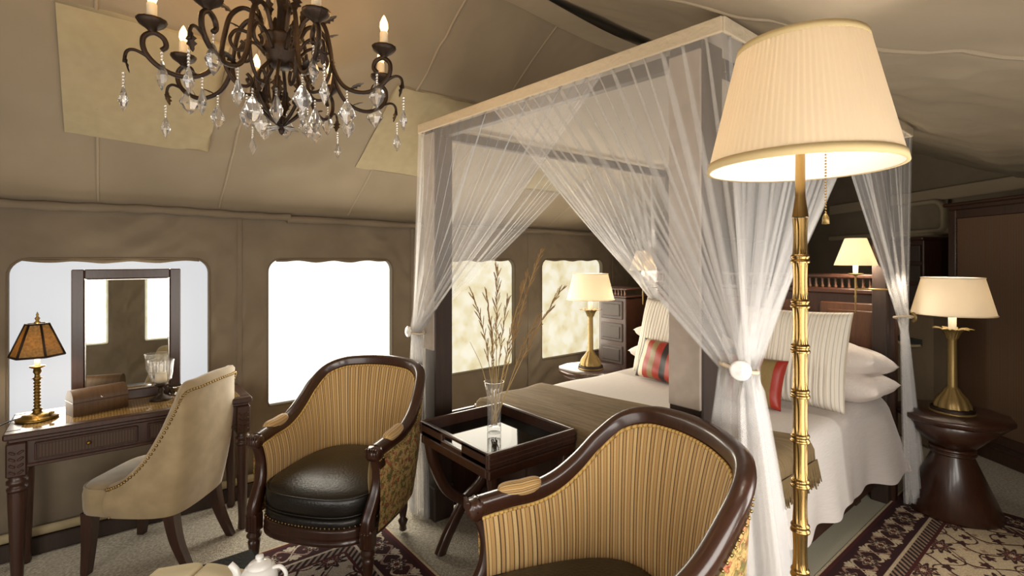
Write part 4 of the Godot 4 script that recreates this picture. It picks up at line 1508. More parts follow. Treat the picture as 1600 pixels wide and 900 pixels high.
func grass_stem(base: Vector3, tip: Vector3, bow: Vector3, seeds: int, label: String) -> void:
	var g := thing("dried_grass", label, "dried grass", base, 0.0, "dried grass stems in the glass vase")
	var d := tip - base
	var path := spline([Vector3.ZERO, d * 0.35 + bow * 0.6, d * 0.7 + bow, d], 8)
	var st := S()
	tube(st, path, func(t: float) -> float: return lerpf(0.0026, 0.0011, t), 5)
	obj("stem", st, M.straw, g)
	if seeds == 0:
		return
	st = S()
	for k in seeds:
		var t := lerpf(0.45, 1.0, float(k) / seeds)
		var p := along(path, t)
		var ax := (along(path, minf(t + 0.05, 1.0)) - along(path, t - 0.05)).normalized()
		var an := rng.randf() * TAU
		var perp := ax.cross(Vector3(cos(an), 0.2, sin(an))).normalized()
		var l := rng.randf_range(0.022, 0.055) * (1.25 - 0.6 * absf(t - 0.75))
		var e := p + ax * l + perp * l * rng.randf_range(0.12, 0.5)
		tube(st, PackedVector3Array([p, p.lerp(e, 0.4), p.lerp(e, 0.75), e]), func(q: float) -> float: return 0.0007 + 0.0022 * sin(PI * clampf(q * 0.9, 0.0, 1.0)), 4)
	obj("seed_head", st, M.seed, g)

func build_seating() -> void:
	# rug under the armchairs
	var st := S()
	bx(st, Vector3(0.47, 0.006, -2.09), Vector3(1.60, 0.011, 1.60), 0.003)
	var rug := thing("patterned_rug", "wine red and cream patterned rug under the two armchairs", "rug")
	var rs := S()
	quad(rs, Vector3(-0.33, 0.0125, -2.89), Vector3(1.27, 0.0125, -2.89), Vector3(1.27, 0.0125, -1.29), Vector3(-0.33, 0.0125, -1.29))
	obj("pile", rs, M.rug_a, rug)
	obj("backing", st, M.band, rug)
	var ch := make_armchair()
	ch.position = Vector3(1.03, 0.0125, -2.66)
	ch.rotation.y = atan2(-0.80, 0.60)
	ch.scale = Vector3(1, 0.985, 1)
	var c2 := copy(ch, "striped wooden framed armchair with black leather seat nearest the floor lamp, back to the net", Vector3(1.175, 0.0, -1.014), atan2(-0.927, -0.375))
	c2.scale = Vector3(1.014, 1.058, 1.014)
	tray_table()
	# black leather ottoman with an open book and a teapot
	var ot := thing("ottoman", "black leather ottoman carrying the open book and teapot", "ottoman", Vector3(0.16, 0, -1.84))
	st = S()
	bx(st, Vector3(0, 0.36, 0), Vector3(0.62, 0.17, 0.62), 0.03)
	obj("cushion", st, M.hide, ot)
	st = S()
	bx(st, Vector3(0, 0.245, 0), Vector3(0.58, 0.06, 0.58), 0.008)
	obj("frame", st, M.wood, ot)
	for sx in [-1.0, 1.0]:
		for sz in [-1.0, 1.0]:
			st = S()
			lathe(st, [Vector2(0.015, 0.0125), Vector2(0.02, 0.02), Vector2(0.03, 0.2), Vector2(0.03, 0.216)], 16, T(sx * 0.25, 0, sz * 0.25))
			obj("leg", st, M.wood, ot)
	var bk := thing("open_book", "thick open book with cream pages lying on the black ottoman", "book", Vector3(0.20, 0.447, -1.98), -0.72)
	st = S()
	for s in [-1.0, 1.0]:
		for layer in 2:
			grid(st, 16, 4, func(u: float, v: float) -> Vector3:
				var h := 0.006 + 0.020 * pow(sin(PI * pow(u, 0.45)), 0.8) * (1.0 - u * 0.4) + 0.006 * (1.0 - u)
				return Vector3(s * u * 0.165, h if layer == 0 else 0.004, lerpf(-0.12, 0.12, v)))
		for e in [-0.12, 0.12]:
			grid(st, 16, 1, func(u: float, v: float) -> Vector3:
				var h := 0.006 + 0.020 * pow(sin(PI * pow(u, 0.45)), 0.8) * (1.0 - u * 0.4) + 0.006 * (1.0 - u)
				return Vector3(s * u * 0.165, lerpf(0.004, h, v), e))
		bx(st, Vector3(s * 0.164, 0.006, 0), Vector3(0.003, 0.006, 0.24), 0.001)
	obj("pages", st, M.paper, bk)
	st = S()
	bx(st, Vector3(0, 0.002, 0), Vector3(0.345, 0.004, 0.25), 0.001)
	obj("cover", st, M.cover, bk)
	var tp := thing("teapot", "small white china teapot with lid on the black ottoman", "teapot", Vector3(0.405, 0.445, -1.83), 0.0)
	st = S()
	lathe(st, [Vector2(0.001, 0.0), Vector2(0.036, 0.0), Vector2(0.038, 0.004), Vector2(0.050, 0.02), Vector2(0.057, 0.045), Vector2(0.054, 0.068), Vector2(0.044, 0.084), Vector2(0.036, 0.088), Vector2(0.001, 0.088)], 36)
	obj("body", st, M.china, tp)
	st = S()
	lathe(st, [Vector2(0.038, 0.086), Vector2(0.039, 0.090), Vector2(0.030, 0.099), Vector2(0.014, 0.104), Vector2(0.008, 0.107), Vector2(0.013, 0.114), Vector2(0.012, 0.121), Vector2(0.001, 0.124)], 28)
	obj("lid", st, M.china, tp)
	var lt := Vector3(-0.776, 0, -0.63)
	st = S()
	tube(st, spline([lt * 0.045 + Vector3(0, 0.030, 0), lt * 0.068 + Vector3(0, 0.045, 0), lt * 0.080 + Vector3(0, 0.072, 0), lt * 0.098 + Vector3(0, 0.092, 0)]), func(t: float) -> float: return lerpf(0.017, 0.0095, t), 12)
	obj("spout", st, M.china, tp)
	st = S()
	tube(st, spline([-lt * 0.044 + Vector3(0, 0.080, 0), -lt * 0.070 + Vector3(0, 0.084, 0), -lt * 0.088 + Vector3(0, 0.060, 0), -lt * 0.075 + Vector3(0, 0.030, 0), -lt * 0.050 + Vector3(0, 0.022, 0)]), 0.0065, 10)
	obj("handle", st, M.china, tp)

func tray_table() -> void:
	var W := 0.53
	var D := 0.60
	var tb := thing("tray_table", "dark wooden tray table with glass inset and crossed curved legs before the bed", "side table", Vector3(1.535, 0, -2.02))
	var st := S()
	var y := 0.685
	# tray rim; the end facing the armchair has a hand slot
	for s in [-1.0, 1.0]:
		bx(st, Vector3(0, y, s * (D / 2 - 0.011)), Vector3(W, 0.07, 0.022), 0.006)
	bx(st, Vector3(W / 2 - 0.011, y, 0), Vector3(0.022, 0.07, D - 0.04), 0.006)
	bx(st, Vector3(-W / 2 + 0.011, y + 0.025, 0), Vector3(0.022, 0.020, D - 0.04), 0.005)
	bx(st, Vector3(-W / 2 + 0.011, y - 0.022, 0), Vector3(0.022, 0.026, D - 0.04), 0.005)
	for s in [-1.0, 1.0]:
		bx(st, Vector3(-W / 2 + 0.011, y, s * 0.185), Vector3(0.022, 0.07, 0.20), 0.005)
	# moulded reeding round the rim
	for k in 2:
		var yy := y - 0.012 + 0.02 * k
		for s in [-1.0, 1.0]:
			bx(st, Vector3(0, yy, s * D / 2), Vector3(W, 0.008, 0.006), 0.002)
	obj("tray", st, M.wood, tb)
	st = S()
	bx(st, Vector3(0, y - 0.026, 0), Vector3(W - 0.044, 0.010, D - 0.044), 0.001)
	obj("glass_inset", st, M.darkglass, tb)
	st = S()
	for s in [-1.0, 1.0]:
		bx(st, Vector3(0, y - 0.060, s * (D / 2 - 0.018)), Vector3(W - 0.01, 0.044, 0.026), 0.005)
		bx(st, Vector3(s * (W / 2 - 0.018), y - 0.060, 0), Vector3(0.026, 0.044, D - 0.06), 0.005)
	obj("apron", st, M.frame, tb)
	# four curved legs, crossing in pairs below each long end
	for sz in [-1.0, 1.0]:
		for sx in [-1.0, 1.0]:
			st = S()
			var z: float = sz * (D / 2 - 0.03) + sx * 0.0
			var path := spline([Vector3(sx * 0.225, y - 0.055, z), Vector3(sx * 0.20, 0.50, z), Vector3(sx * 0.12, 0.33, z), Vector3(sx * 0.0, 0.20 + 0.03, z - sx * 0.012), Vector3(-sx * 0.11, 0.10, z), Vector3(-sx * 0.165, 0.0, z)], 6)
			var nn := PackedVector3Array()
			for i in path.size():
				nn.append(Vector3(0, 0, 1))
			sweep(st, path, nn, [Vector2(-0.019, -0.022), Vector2(-0.012, -0.026), Vector2(0.012, -0.026), Vector2(0.019, -0.022), Vector2(0.019, 0.022), Vector2(0.012, 0.026), Vector2(-0.012, 0.026), Vector2(-0.019, 0.022)])
			obj("leg", st, M.frame, tb)
	st = S()
	bx(st, Vector3(0, 0.235, 0), Vector3(0.035, 0.035, D - 0.06), 0.006)
	obj("stretcher", st, M.frame, tb)
	# vase and grasses
	var base := Vector3(1.555, y - 0.021, -2.06)
	var va := thing("glass_vase", "clear glass cylinder vase of dried grass on the tray table", "vase", base)
	st = S()
	lathe(st, [Vector2(0.001, 0.0), Vector2(0.032, 0.0), Vector2(0.036, 0.004), Vector2(0.036, 0.12), Vector2(0.040, 0.20), Vector2(0.052, 0.26), Vector2(0.050, 0.2605), Vector2(0.0375, 0.20), Vector2(0.033, 0.12), Vector2(0.033, 0.035), Vector2(0.001, 0.033)], 40)
	obj("glass", st, M.clear, va)
	var right := Vector3(0.776, 0, 0.63)
	var away := Vector3(0.63, 0, -0.776)
	var spec := [
		[-0.125, 0.46, 0.02, -0.03, 0, "thin bare dried grass stem curling out furthest towards the armchair"],
		[-0.105, 0.70, 0.00, -0.03, 34, "dried grass stem with a dark seed tip leaning towards the armchair"],
		[-0.045, 0.72, 0.04, -0.02, 30, "dried grass stem standing just beside the one leaning to the armchair"],
		[0.015, 0.83, 0.02, 0.00, 46, "straight tall dried grass stem rising in the middle of the vase"],
		[0.24, 0.92, 0.05, 0.03, 48, "tallest dried grass stem leaning towards the bed head"],
		[0.17, 0.80, -0.02, 0.03, 34, "dried grass stem just below the tallest one"],
		[0.34, 0.72, 0.03, 0.03, 40, "dried grass stem leaning lowest and furthest towards the bedside lamp"],
		[0.11, 0.52, 0.06, 0.01, 20, "short dried grass stem with a few seeds behind the middle ones"],
		[-0.01, 0.52, -0.02, 0.00, 18, "short dried grass stem in front of the middle ones"],
		[0.07, 0.68, 0.03, 0.015, 26, "dried grass stem of middle height between the straight and the leaning ones"],
		[0.22, 0.58, 0.05, 0.02, 22, "short dried grass stem bending towards the bed"]]
	for k in spec.size():
		var q: Array = spec[k]
		var an := TAU * k / spec.size()
		var b := base + Vector3(cos(an) * 0.015, 0.040, sin(an) * 0.015)
		var e: Vector3 = base + right * q[0] + away * q[2] + Vector3(0, q[1], 0)
		grass_stem(b, e, right * (q[3] as float) * -0.6, q[4], q[5])

# ---------------------------------------------------------------- lamps and furniture at the head and on the near side of the bed
func cone_shade(st: SurfaceTool, r0: float, r1: float, y0: float, y1: float, pleats: int, thick := 0.003) -> void:
	for layer in 2:
		grid(st, maxi(48, pleats * 3), 6, func(u: float, v: float) -> Vector3:
			var a := u * TAU
			var r := lerpf(r0, r1, v) - thick * layer
			if pleats > 0:
				r += 0.0011 * sin(a * pleats) 
			return Vector3(cos(a) * r, lerpf(y0, y1, v), sin(a) * r), 1.0, 1.0)

func bedside_lamp() -> Node3D:
	var l := thing("table_lamp", "gilt palm column lamp with cream shade on the round table by the wardrobe", "lamp", Vector3.ZERO, 0.0, "palm column bedside lamps")
	var st := S()
	lathe(st, [Vector2(0.001, 0), Vector2(0.112, 0), Vector2(0.114, 0.006), Vector2(0.106, 0.012)], 36)
	obj("foot", st, M.agedbrass, l)
	st = S()
	lathe(st, [Vector2(0.108, 0.012), Vector2(0.108, 0.028), Vector2(0.10, 0.032)], 36)
	obj("plinth", st, M.iron, l)
	st = S()
	lathe(st, [Vector2(0.096, 0.032), Vector2(0.094, 0.05), Vector2(0.078, 0.085), Vector2(0.050, 0.12), Vector2(0.036, 0.145)], 48, Transform3D(), 12, 0.10)
	lathe(st, [Vector2(0.036, 0.143), Vector2(0.030, 0.15), Vector2(0.025, 0.16), Vector2(0.022, 0.44), Vector2(0.026, 0.455), Vector2(0.030, 0.462)], 32, Transform3D(), 12, 0.05)
	obj("column", st, M.agedbrass, l)
	# cup of outward curling leaves
	for k in 9:
		st = S()
		var a := TAU * k / 9.0
		var bas := Basis(Vector3.UP, -a)
		for layer in 2:
			grid(st, 6, 8, func(u: float, v: float) -> Vector3:
				var w := (u - 0.5) * 0.040 * pow(sin(PI * clampf(v * 0.82 + 0.18, 0.0, 1.0)), 0.7)
				var r := 0.026 + 0.058 * v * v + 0.018 * v
				var y := 0.455 + 0.062 * sin(v * 1.9) - 0.004 * absf(u - 0.5) - 0.002 * layer
				return bas * Vector3(r, y, w))
		obj("leaf", st, M.agedbrass, l)
	st = S()
	lathe(st, [Vector2(0.020, 0.46), Vector2(0.020, 0.63), Vector2(0.001, 0.631)], 20)
	obj("candle_tube", st, M.candle, l)
	st = S()
	cone_shade(st, 0.205, 0.150, 0.600, 0.825, 0)
	var sh := obj("lamp_shade", st, M.lampshade, l)
	st = S()
	for q in [[0.2055, 0.602], [0.151, 0.823]]:
		var ring := PackedVector3Array()
		for i in 49:
			ring.append(Vector3(cos(TAU * i / 48.0) * q[0], q[1], sin(TAU * i / 48.0) * q[0]))
		tube(st, ring, 0.004, 6, false)
	obj("trim", st, M.lampshade, sh)
	st = S()
	lathe(st, [Vector2(0.001, 0.635), Vector2(0.014, 0.645), Vector2(0.028, 0.685), Vector2(0.02, 0.72), Vector2(0.001, 0.73)], 16)
	var b := obj("bulb", st, M.bulb, l)
	omni("bulb_light", b, Vector3(0, 0.69, 0), Color(1.0, 0.96, 0.90), 0.17)
	return l

func round_table(label: String, at: Vector3) -> Node3D:
	var t := thing("drum_table", label, "side table", at, 0.0, "hourglass side tables")
	var st := S()
	lathe(st, [Vector2(0.001, 0.560), Vector2(0.268, 0.560), Vector2(0.282, 0.572), Vector2(0.285, 0.590), Vector2(0.280, 0.600), Vector2(0.001, 0.600)], 12)
	obj("table_top", st, M.frame, t)
	st = S()
	lathe(st, [Vector2(0.10, 0.395), Vector2(0.112, 0.40), Vector2(0.262, 0.556), Vector2(0.25, 0.562)], 12)
	obj("upper_cone", st, M.frame, t)
	st = S()
	lathe(st, [Vector2(0.095, 0.348), Vector2(0.112, 0.352), Vector2(0.116, 0.360), Vector2(0.112, 0.368), Vector2(0.104, 0.371), Vector2(0.112, 0.376), Vector2(0.116, 0.384), Vector2(0.112, 0.394), Vector2(0.10, 0.397)], 36)
	obj("collar", st, M.frame, t)
	st = S()
	lathe(st, [Vector2(0.001, 0.0), Vector2(0.234, 0.0), Vector2(0.240, 0.012), Vector2(0.100, 0.35)], 48)
	obj("base_cone", st, M.frame, t)
	return t

func sconce() -> Node3D:
	# swing arm lamp; local x points away from the wall (towards the foot of the bed)
	var l := thing("wall_lamp", "brass swing arm wall lamp with a lit white shade beside the near head curtain", "wall lamp", Vector3.ZERO, 0.0, "swing arm lamps on the headboard")
	var st := S()
	lathe(st, [Vector2(0.001, -0.005), Vector2(0.040, -0.005), Vector2(0.040, 0.004), Vector2(0.030, 0.012), Vector2(0.014, 0.018), Vector2(0.001, 0.020)], 20, Transform3D(Basis(Vector3.BACK, PI / 2), Vector3(0, 0, 0)))
	obj("wall_plate", st, M.agedbrass, l)
	st = S()
	tube(st, PackedVector3Array([Vector3(-0.005, 0, 0), Vector3(-0.10, 0.0, -0.02), Vector3(-0.11, 0.0, -0.18)]), 0.006, 8)
	lathe(st, [Vector2(0.001, -0.16), Vector2(0.004, -0.15), Vector2(0.006, -0.06), Vector2(0.009, -0.05), Vector2(0.006, -0.04), Vector2(0.006, 0.075), Vector2(0.010, 0.085), Vector2(0.042, 0.092), Vector2(0.044, 0.098), Vector2(0.014, 0.099)], 16, T(-0.11, 0, -0.18))
	obj("arm", st, M.agedbrass, l)
	st = S()
	lathe(st, [Vector2(0.014, 0.098), Vector2(0.014, 0.165), Vector2(0.001, 0.166)], 14, T(-0.11, 0, -0.18))
	obj("candle_tube", st, M.candle, l)
	st = S()
	for layer in 2:
		grid(st, 48, 6, func(u: float, v: float) -> Vector3:
			var a := u * TAU
			var r := lerpf(0.120, 0.060, v) - 0.003 * layer
			return Vector3(-0.11 + cos(a) * r, lerpf(0.150, 0.325, v), -0.18 + sin(a) * r))
	obj("lamp_shade", st, M.lampshade, l)
	st = S()
	lathe(st, [Vector2(0.001, 0.17), Vector2(0.012, 0.178), Vector2(0.02, 0.21), Vector2(0.012, 0.245), Vector2(0.001, 0.25)], 14, T(-0.11, 0, -0.18))
	var b := obj("bulb", st, M.bulb, l)
	omni("bulb_light", b, Vector3(-0.11, 0.21, -0.18), Color(1.0, 0.94, 0.85), 0.50)
	return l

func floor_lamp() -> void:
	var l := thing("floor_lamp", "tall brass bamboo style floor lamp with a large pleated cream shade", "lamp", Vector3(1.29, 0, -0.50))
	var st := S()
	lathe(st, [Vector2(0.001, 0), Vector2(0.130, 0), Vector2(0.134, 0.008), Vector2(0.120, 0.018), Vector2(0.06, 0.026), Vector2(0.026, 0.036), Vector2(0.018, 0.05)], 36)
	obj("base", st, M.brass, l)
	st = S()
	var step := 0.1065
	var n := 15
	for k in n:
		var y := 0.05 + step * k
		lathe(st, [Vector2(0.0205, y), Vector2(0.0215, y + 0.003), Vector2(0.0205, y + 0.006), Vector2(0.0175, y + 0.009), Vector2(0.0195, y + 0.012), Vector2(0.0205, y + 0.015), Vector2(0.0195, y + 0.018), Vector2(0.0165, y + 0.021)], 24, T(0, 0, 0))
		grid(st, 48, 6, func(u: float, v: float) -> Vector3:
			var a := u * TAU
			var fl := pow(maxf(0.0, cos(a * 4.0)), 4.0) * smoothstep(0.0, 0.25, v) * smoothstep(1.0, 0.75, v)
			var r := 0.0165 - 0.0016 * sin(PI * v) - 0.0022 * fl
			return Vector3(cos(a) * r, y + 0.021 + (step - 0.021) * v, sin(a) * r))
	lathe(st, [Vector2(0.018, 1.65), Vector2(0.015, 1.67), Vector2(0.011, 1.70), Vector2(0.010, 1.90), Vector2(0.001, 1.90)], 20)
	obj("pole", st, M.brass, l)
	st = S()
	cone_shade(st, 0.205, 0.137, 1.765, 2.055, 90, 0.002)
	var sh := obj("lamp_shade", st, M.shade, l, "pleated cream fabric shade")
	st = S()
	grid(st, 64, 4, func(u: float, v: float) -> Vector3:
		var a := u * TAU
		var r := lerpf(0.2005, 0.1325, v)
		return Vector3(cos(a) * r, lerpf(1.766, 2.054, v), sin(a) * r))
	obj("lining", st, M.liner, sh, "white shade lining")
	for q in [[0.206, 0.2025, 1.764, 1.784], [0.1395, 0.136, 2.041, 2.058]]:
		st = S()
		lathe(st, [Vector2(q[0] - 0.006, q[2]), Vector2(q[0] + 0.002, q[2]), Vector2(q[1] + 0.002, q[3]), Vector2(q[1] - 0.004, q[3])], 64)
		obj("trim_band", st, M.shadetrim, sh)
	st = S()
	for k in 3:
		var a := TAU * k / 3.0
		tube(st, PackedVector3Array([Vector3(cos(a) * 0.012, 1.90, sin(a) * 0.012), Vector3(cos(a) * 0.136, 2.045, sin(a) * 0.136)]), 0.002, 5)
	obj("spider", st, M.brass, sh)
	st = S()
	lathe(st, [Vector2(0.001, 1.905), Vector2(0.016, 1.915), Vector2(0.03, 1.95), Vector2(0.022, 1.985), Vector2(0.001, 1.995)], 16)
	var b := obj("bulb", st, M.bulb, l)
	omni("bulb_light", b, Vector3(0, 1.95, 0), Color(1.0, 0.965, 0.92), 0.15, 0.04)
	st = S()
	var cx := 0.048
	var cz := 0.038
	for k in 34:
		ball(st, Vector3(cx, 1.90 - 0.0072 * k, cz), 0.0026, 6)
	var chn := obj("pull_chain", st, M.brass, l)
	st = S()
	lathe(st, [Vector2(0.001, 1.633), Vector2(0.008, 1.634), Vector2(0.007, 1.65), Vector2(0.003, 1.658), Vector2(0.001, 1.66)], 10, T(cx, 0, cz))
	obj("tassel", st, M.agedbrass, chn)

func build_right_side() -> void:
	floor_lamp()
	round_table("hourglass shaped dark wooden side table standing on the rug by the wardrobe", Vector3(4.05, 0.0125, -0.70))
	round_table("hourglass shaped dark wooden side table on the window side of the bed", Vector3(3.30, 0.0, -2.98))
	var l := bedside_lamp()
	l.position = Vector3(4.05, 0.6125, -0.70)
	copy(l, "gilt palm column lamp with cream shade in front of the cream window", Vector3(3.30, 0.60, -2.98))
	var s := sconce()
	s.position = Vector3(3.885, 1.36, -0.95)
	copy(s, "brass swing arm wall lamp glowing through the net at the window side", Vector3(3.885, 1.30, -2.60))
	# carved tower of drawers behind the far lamp
	var tw := thing("drawer_tower", "narrow dark panelled cabinet with a spindle rail behind the far bedside lamp", "cabinet", Vector3(4.0, 0, -3.20))
	var st := S()
	bx(st, Vector3(0, 0.59, 0), Vector3(0.30, 1.18, 0.34), 0.006)
	bx(st, Vector3(0, 1.19, 0), Vector3(0.33, 0.02, 0.37), 0.006)
	bx(st, Vector3(0, 1.262, 0), Vector3(0.31, 0.018, 0.35), 0.006)
	obj("body", st, M.wood, tw)
	for k in 5:
		st = S()
		bx(st, Vector3(-0.152, 0.20 + 0.215 * k, 0), Vector3(0.018, 0.175, 0.27), 0.006)
		bx(st, Vector3(-0.163, 0.20 + 0.215 * k, 0), Vector3(0.010, 0.115, 0.21), 0.005)
		obj("drawer", st, M.post, tw)
	for k in 9:
		st = S()
		lathe(st, [Vector2(0.007, 1.20), Vector2(0.010, 1.212), Vector2(0.006, 1.222), Vector2(0.006, 1.24), Vector2(0.010, 1.254)], 8, T(-0.14, 0, -0.15 + 0.0375 * k))
		obj("spindle", st, M.panel, tw)
	# sisal runner and patterned rug along the near side of the bed
	st = S()
	bx(st, Vector3(3.0, 0.004, -1.16), Vector3(2.4, 0.008, 0.36), 0.002)
	tag(obj("sisal_runner", st, M.sisal), "grey green ribbed sisal runner between the bed and the patterned rug", "mat")
	var rug := thing("bedside_rug", "cream rug with dark red floral border under the round table by the wardrobe", "rug")
	st = S()
	bx(st, Vector3(3.26, 0.006, -0.325), Vector3(2.0, 0.011, 1.30), 0.003)
	obj("backing", st, M.band, rug)
	st = S()
	quad(st, Vector3(2.26, 0.0125, -0.975), Vector3(4.26, 0.0125, -0.975), Vector3(4.26, 0.0125, 0.325), Vector3(2.26, 0.0125, 0.325))
	obj("pile", st, M.rug_b, rug)
	# wardrobe set at a slant
	var f := Vector3(-0.39, 0, 0.50).normalized()      # along its front, away from the bed
	var back := Vector3(0.79, 0, 0.61).normalized()
	var wr := thing("wardrobe", "dark wooden wardrobe with a woven door panel in the far corner", "wardrobe", Vector3(5.57, 0, -1.0))
	var bas := Basis(f, Vector3.UP, -back)
	wr.transform = Transform3D(bas.orthonormalized(), Vector3(5.57, 0, -1.0))
	st = S()
	bx(st, Vector3(0.52, 1.0, -0.245), Vector3(1.04, 2.0, 0.47), 0.006)
	bx(st, Vector3(0.52, 2.005, -0.225), Vector3(1.08, 0.03, 0.50), 0.01)
	bx(st, Vector3(0.52, 0.05, -0.23), Vector3(1.07, 0.10, 0.50), 0.008)
	obj("body", st, M.wood, wr)
	for k in 1:
		st = S()
		var x := 0.52
		for s2 in [-1.0, 1.0]:
			bx(st, Vector3(x + s2 * 0.455, 1.05, 0.0), Vector3(0.07, 1.82, 0.03), 0.006)
			bx(st, Vector3(x, 1.05 + s2 * 0.872, 0.0), Vector3(0.838, 0.075, 0.03), 0.006)
		var door := obj("door", st, M.wood, wr)
		st = S()
		bx(st, Vector3(x, 1.05, -0.004), Vector3(0.85, 1.68, 0.012), 0.002)
		obj("woven_panel", st, M.rattan, door)
		st = S()
		for s2 in [-1.0, 1.0]:
			for i in 70:
				ball(st, Vector3(x + s2 * 0.417, 0.24 + 1.62 * i / 69.0, 0.010), 0.006, 6)
		obj("beading", st, M.caramel, door)
	# dark cabinet in the shadow between the wardrobe and the bed head
	var cb := thing("dark_cabinet", "tall dark slatted cabinet in shadow behind the round table lamp", "cabinet", Vector3(5.72, 0, -1.42))
	cb.transform = Transform3D(bas.orthonormalized(), Vector3(5.99, 0, -1.62))
	st = S()
	bx(st, Vector3(0.28, 0.86, -0.16), Vector3(0.56, 1.72, 0.30), 0.006)
	bx(st, Vector3(0.28, 1.735, -0.15), Vector3(0.60, 0.03, 0.34), 0.008)
	obj("body", st, M.wood, cb)
	for k in 9:
		st = S()
		bx(st, Vector3(0.28, 0.16 + 0.18 * k, 0.0), Vector3(0.52, 0.15, 0.02), 0.006)
		obj("slat", st, M.post, cb)
	# canvas hamper with a handle; a dark strip stands for the unlit hand slot
	var hp := thing("canvas_hamper", "olive brown canvas hamper with a handle and a dark strip as hand slot shade behind the bedside lamp", "hamper", Vector3.ZERO)
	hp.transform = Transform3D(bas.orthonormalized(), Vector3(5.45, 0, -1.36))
	st = S()
	bx(st, Vector3(0.20, 0.55, -0.11), Vector3(0.42, 1.10, 0.22), 0.03)
	obj("body", st, M.hem, hp)
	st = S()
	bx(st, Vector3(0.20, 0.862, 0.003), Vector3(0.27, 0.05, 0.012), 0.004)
	obj("slot_shade", st, M.leather, hp)
	st = S()
	tube(st, spline([Vector3(0.07, 0.835, 0.005), Vector3(0.2, 0.815, 0.022), Vector3(0.33, 0.835, 0.005)]), 0.012, 8)
	obj("handle", st, M.patch, hp)
	# end wall window opening and ledges
	var n := Vector3(-0.784, 0, -0.62).normalized()
	var al := Vector3(0.62, 0, -0.784).normalized()
	var c := Vector3(6.53, 0, -1.32)
	var wb := Basis(al, Vector3.UP, al.cross(Vector3.UP)).orthonormalized()
	if wb.z.dot(n) < 0.0:
		wb = Basis(-al, Vector3.UP, (-al).cross(Vector3.UP)).orthonormalized()
	st = S()
	bx(st, Vector3(0, 2.19, 0.03), Vector3(3.0, 0.12, 0.03), 0.008, Transform3D(wb, c))
	var valance := struct("trim_4", st, M.seam, "canvas valance strip along the far end wall", "valance")
	st = S()
	bx(st, Vector3(0, 1.82, 0.035), Vector3(3.0, 0.06, 0.04), 0.01, Transform3D(wb, c))
	struct("trim_5", st, M.seam, "canvas ledge strip under the openings of the far end wall", "ledge")
	# a window with its canvas flap zipped shut, sunk behind a deep rounded canvas frame
	var xf := Transform3D(wb, c)
	var o := Vector3(0.02, 1.975, 0.0)
	st = S()
	var rim := PackedVector3Array()
	for i in 49:
		var p := rounded(i / 48.0, 0.225, 0.125, 0.10, 0.03)
		rim.append(xf * (o + Vector3(p.x, p.y, 0.085)))
	grid(st, 24, 10, func(u: float, v: float) -> Vector3:
		return xf * (o + Vector3(lerpf(-0.25, 0.25, u), lerpf(-0.15, 0.15, v), 0.035 + 0.006 * sin(u * 17.0 + v * 6.0))))
	var w := struct("window_8", st, M.wall, "shut rounded window flap in the far end wall beside the wardrobe", "window")
	st = S()
	grid(st, 96, 4, func(u: float, v: float) -> Vector3:
		var p := rounded(u, 0.225, 0.125, 0.10, 0.03)
		var q := rounded(u, 0.265, 0.165, 0.13, 0.06)
		var e := [[p, 0.03], [p, 0.085], [p.lerp(q, 0.5), 0.095], [q, 0.085], [q, 0.03]]
		var k: Array = e[roundi(v * 4)]
		return xf * (o + Vector3((k[0] as Vector2).x, (k[0] as Vector2).y, k[1])))
	obj("hem", st, M.seam, w)

# ---------------------------------------------------------------- chandelier
func leaf(st: SurfaceTool, at: Vector3, dir: Vector3, side: Vector3, l: float, w: float) -> void:
	# small pointed lobed leaf with thickness, curling at the tip
	var n := dir.cross(side).normalized()
	for layer in 2:
		grid(st, 6, 8, func(u: float, v: float) -> Vector3:
			var lob := 0.75 + 0.25 * sin(v * 22.0)
			var ww := 1.4 * w * sin(PI * clampf(v * 0.92 + 0.06, 0.0, 1.0)) * lob
			return at + dir * (l * v) + side * ((u - 0.5) * 2.0 * ww) + n * (0.25 * l * v * v + absf(u - 0.5) * ww * 0.5 + 0.002 * layer))

func crystal_strand(parent: Node3D, at: Vector3, beads: int, drop: float, wide: bool) -> void:
	var st := S()
	var y := 0.0
	for k in beads:
		var r := 0.0052 - 0.0003 * k
		y -= r * 2.2
		ball(st, Vector3(0, y, 0), r, 8)
	var s := obj("crystal_strand", st, M.crystal, parent)
	s.position = at
	st = S()
	var w := drop * (0.36 if wide else 0.22)
	var prof := [Vector2(0.0005, y - drop), Vector2(w * 0.55, y - drop * 0.80), Vector2(w, y - drop * 0.55), Vector2(w * 0.62, y - drop * 0.28), Vector2(w * 0.25, y - drop * 0.06), Vector2(0.0005, y - 0.002)]
	st.set_smooth_group(0xFFFFFFFF)
	grid(st, 8, 5, func(u: float, v: float) -> Vector3:
		var q: Vector2 = prof[roundi(v * 5)]
		var a := u * TAU
		return Vector3(cos(a) * q.x, q.y, sin(a) * q.x * (0.45 if wide else 0.8)), 1.0, 1.0, true)
	var d := obj("crystal_drop", st, M.crystal, s)
	d.rotation.y = rng.randf() * TAU

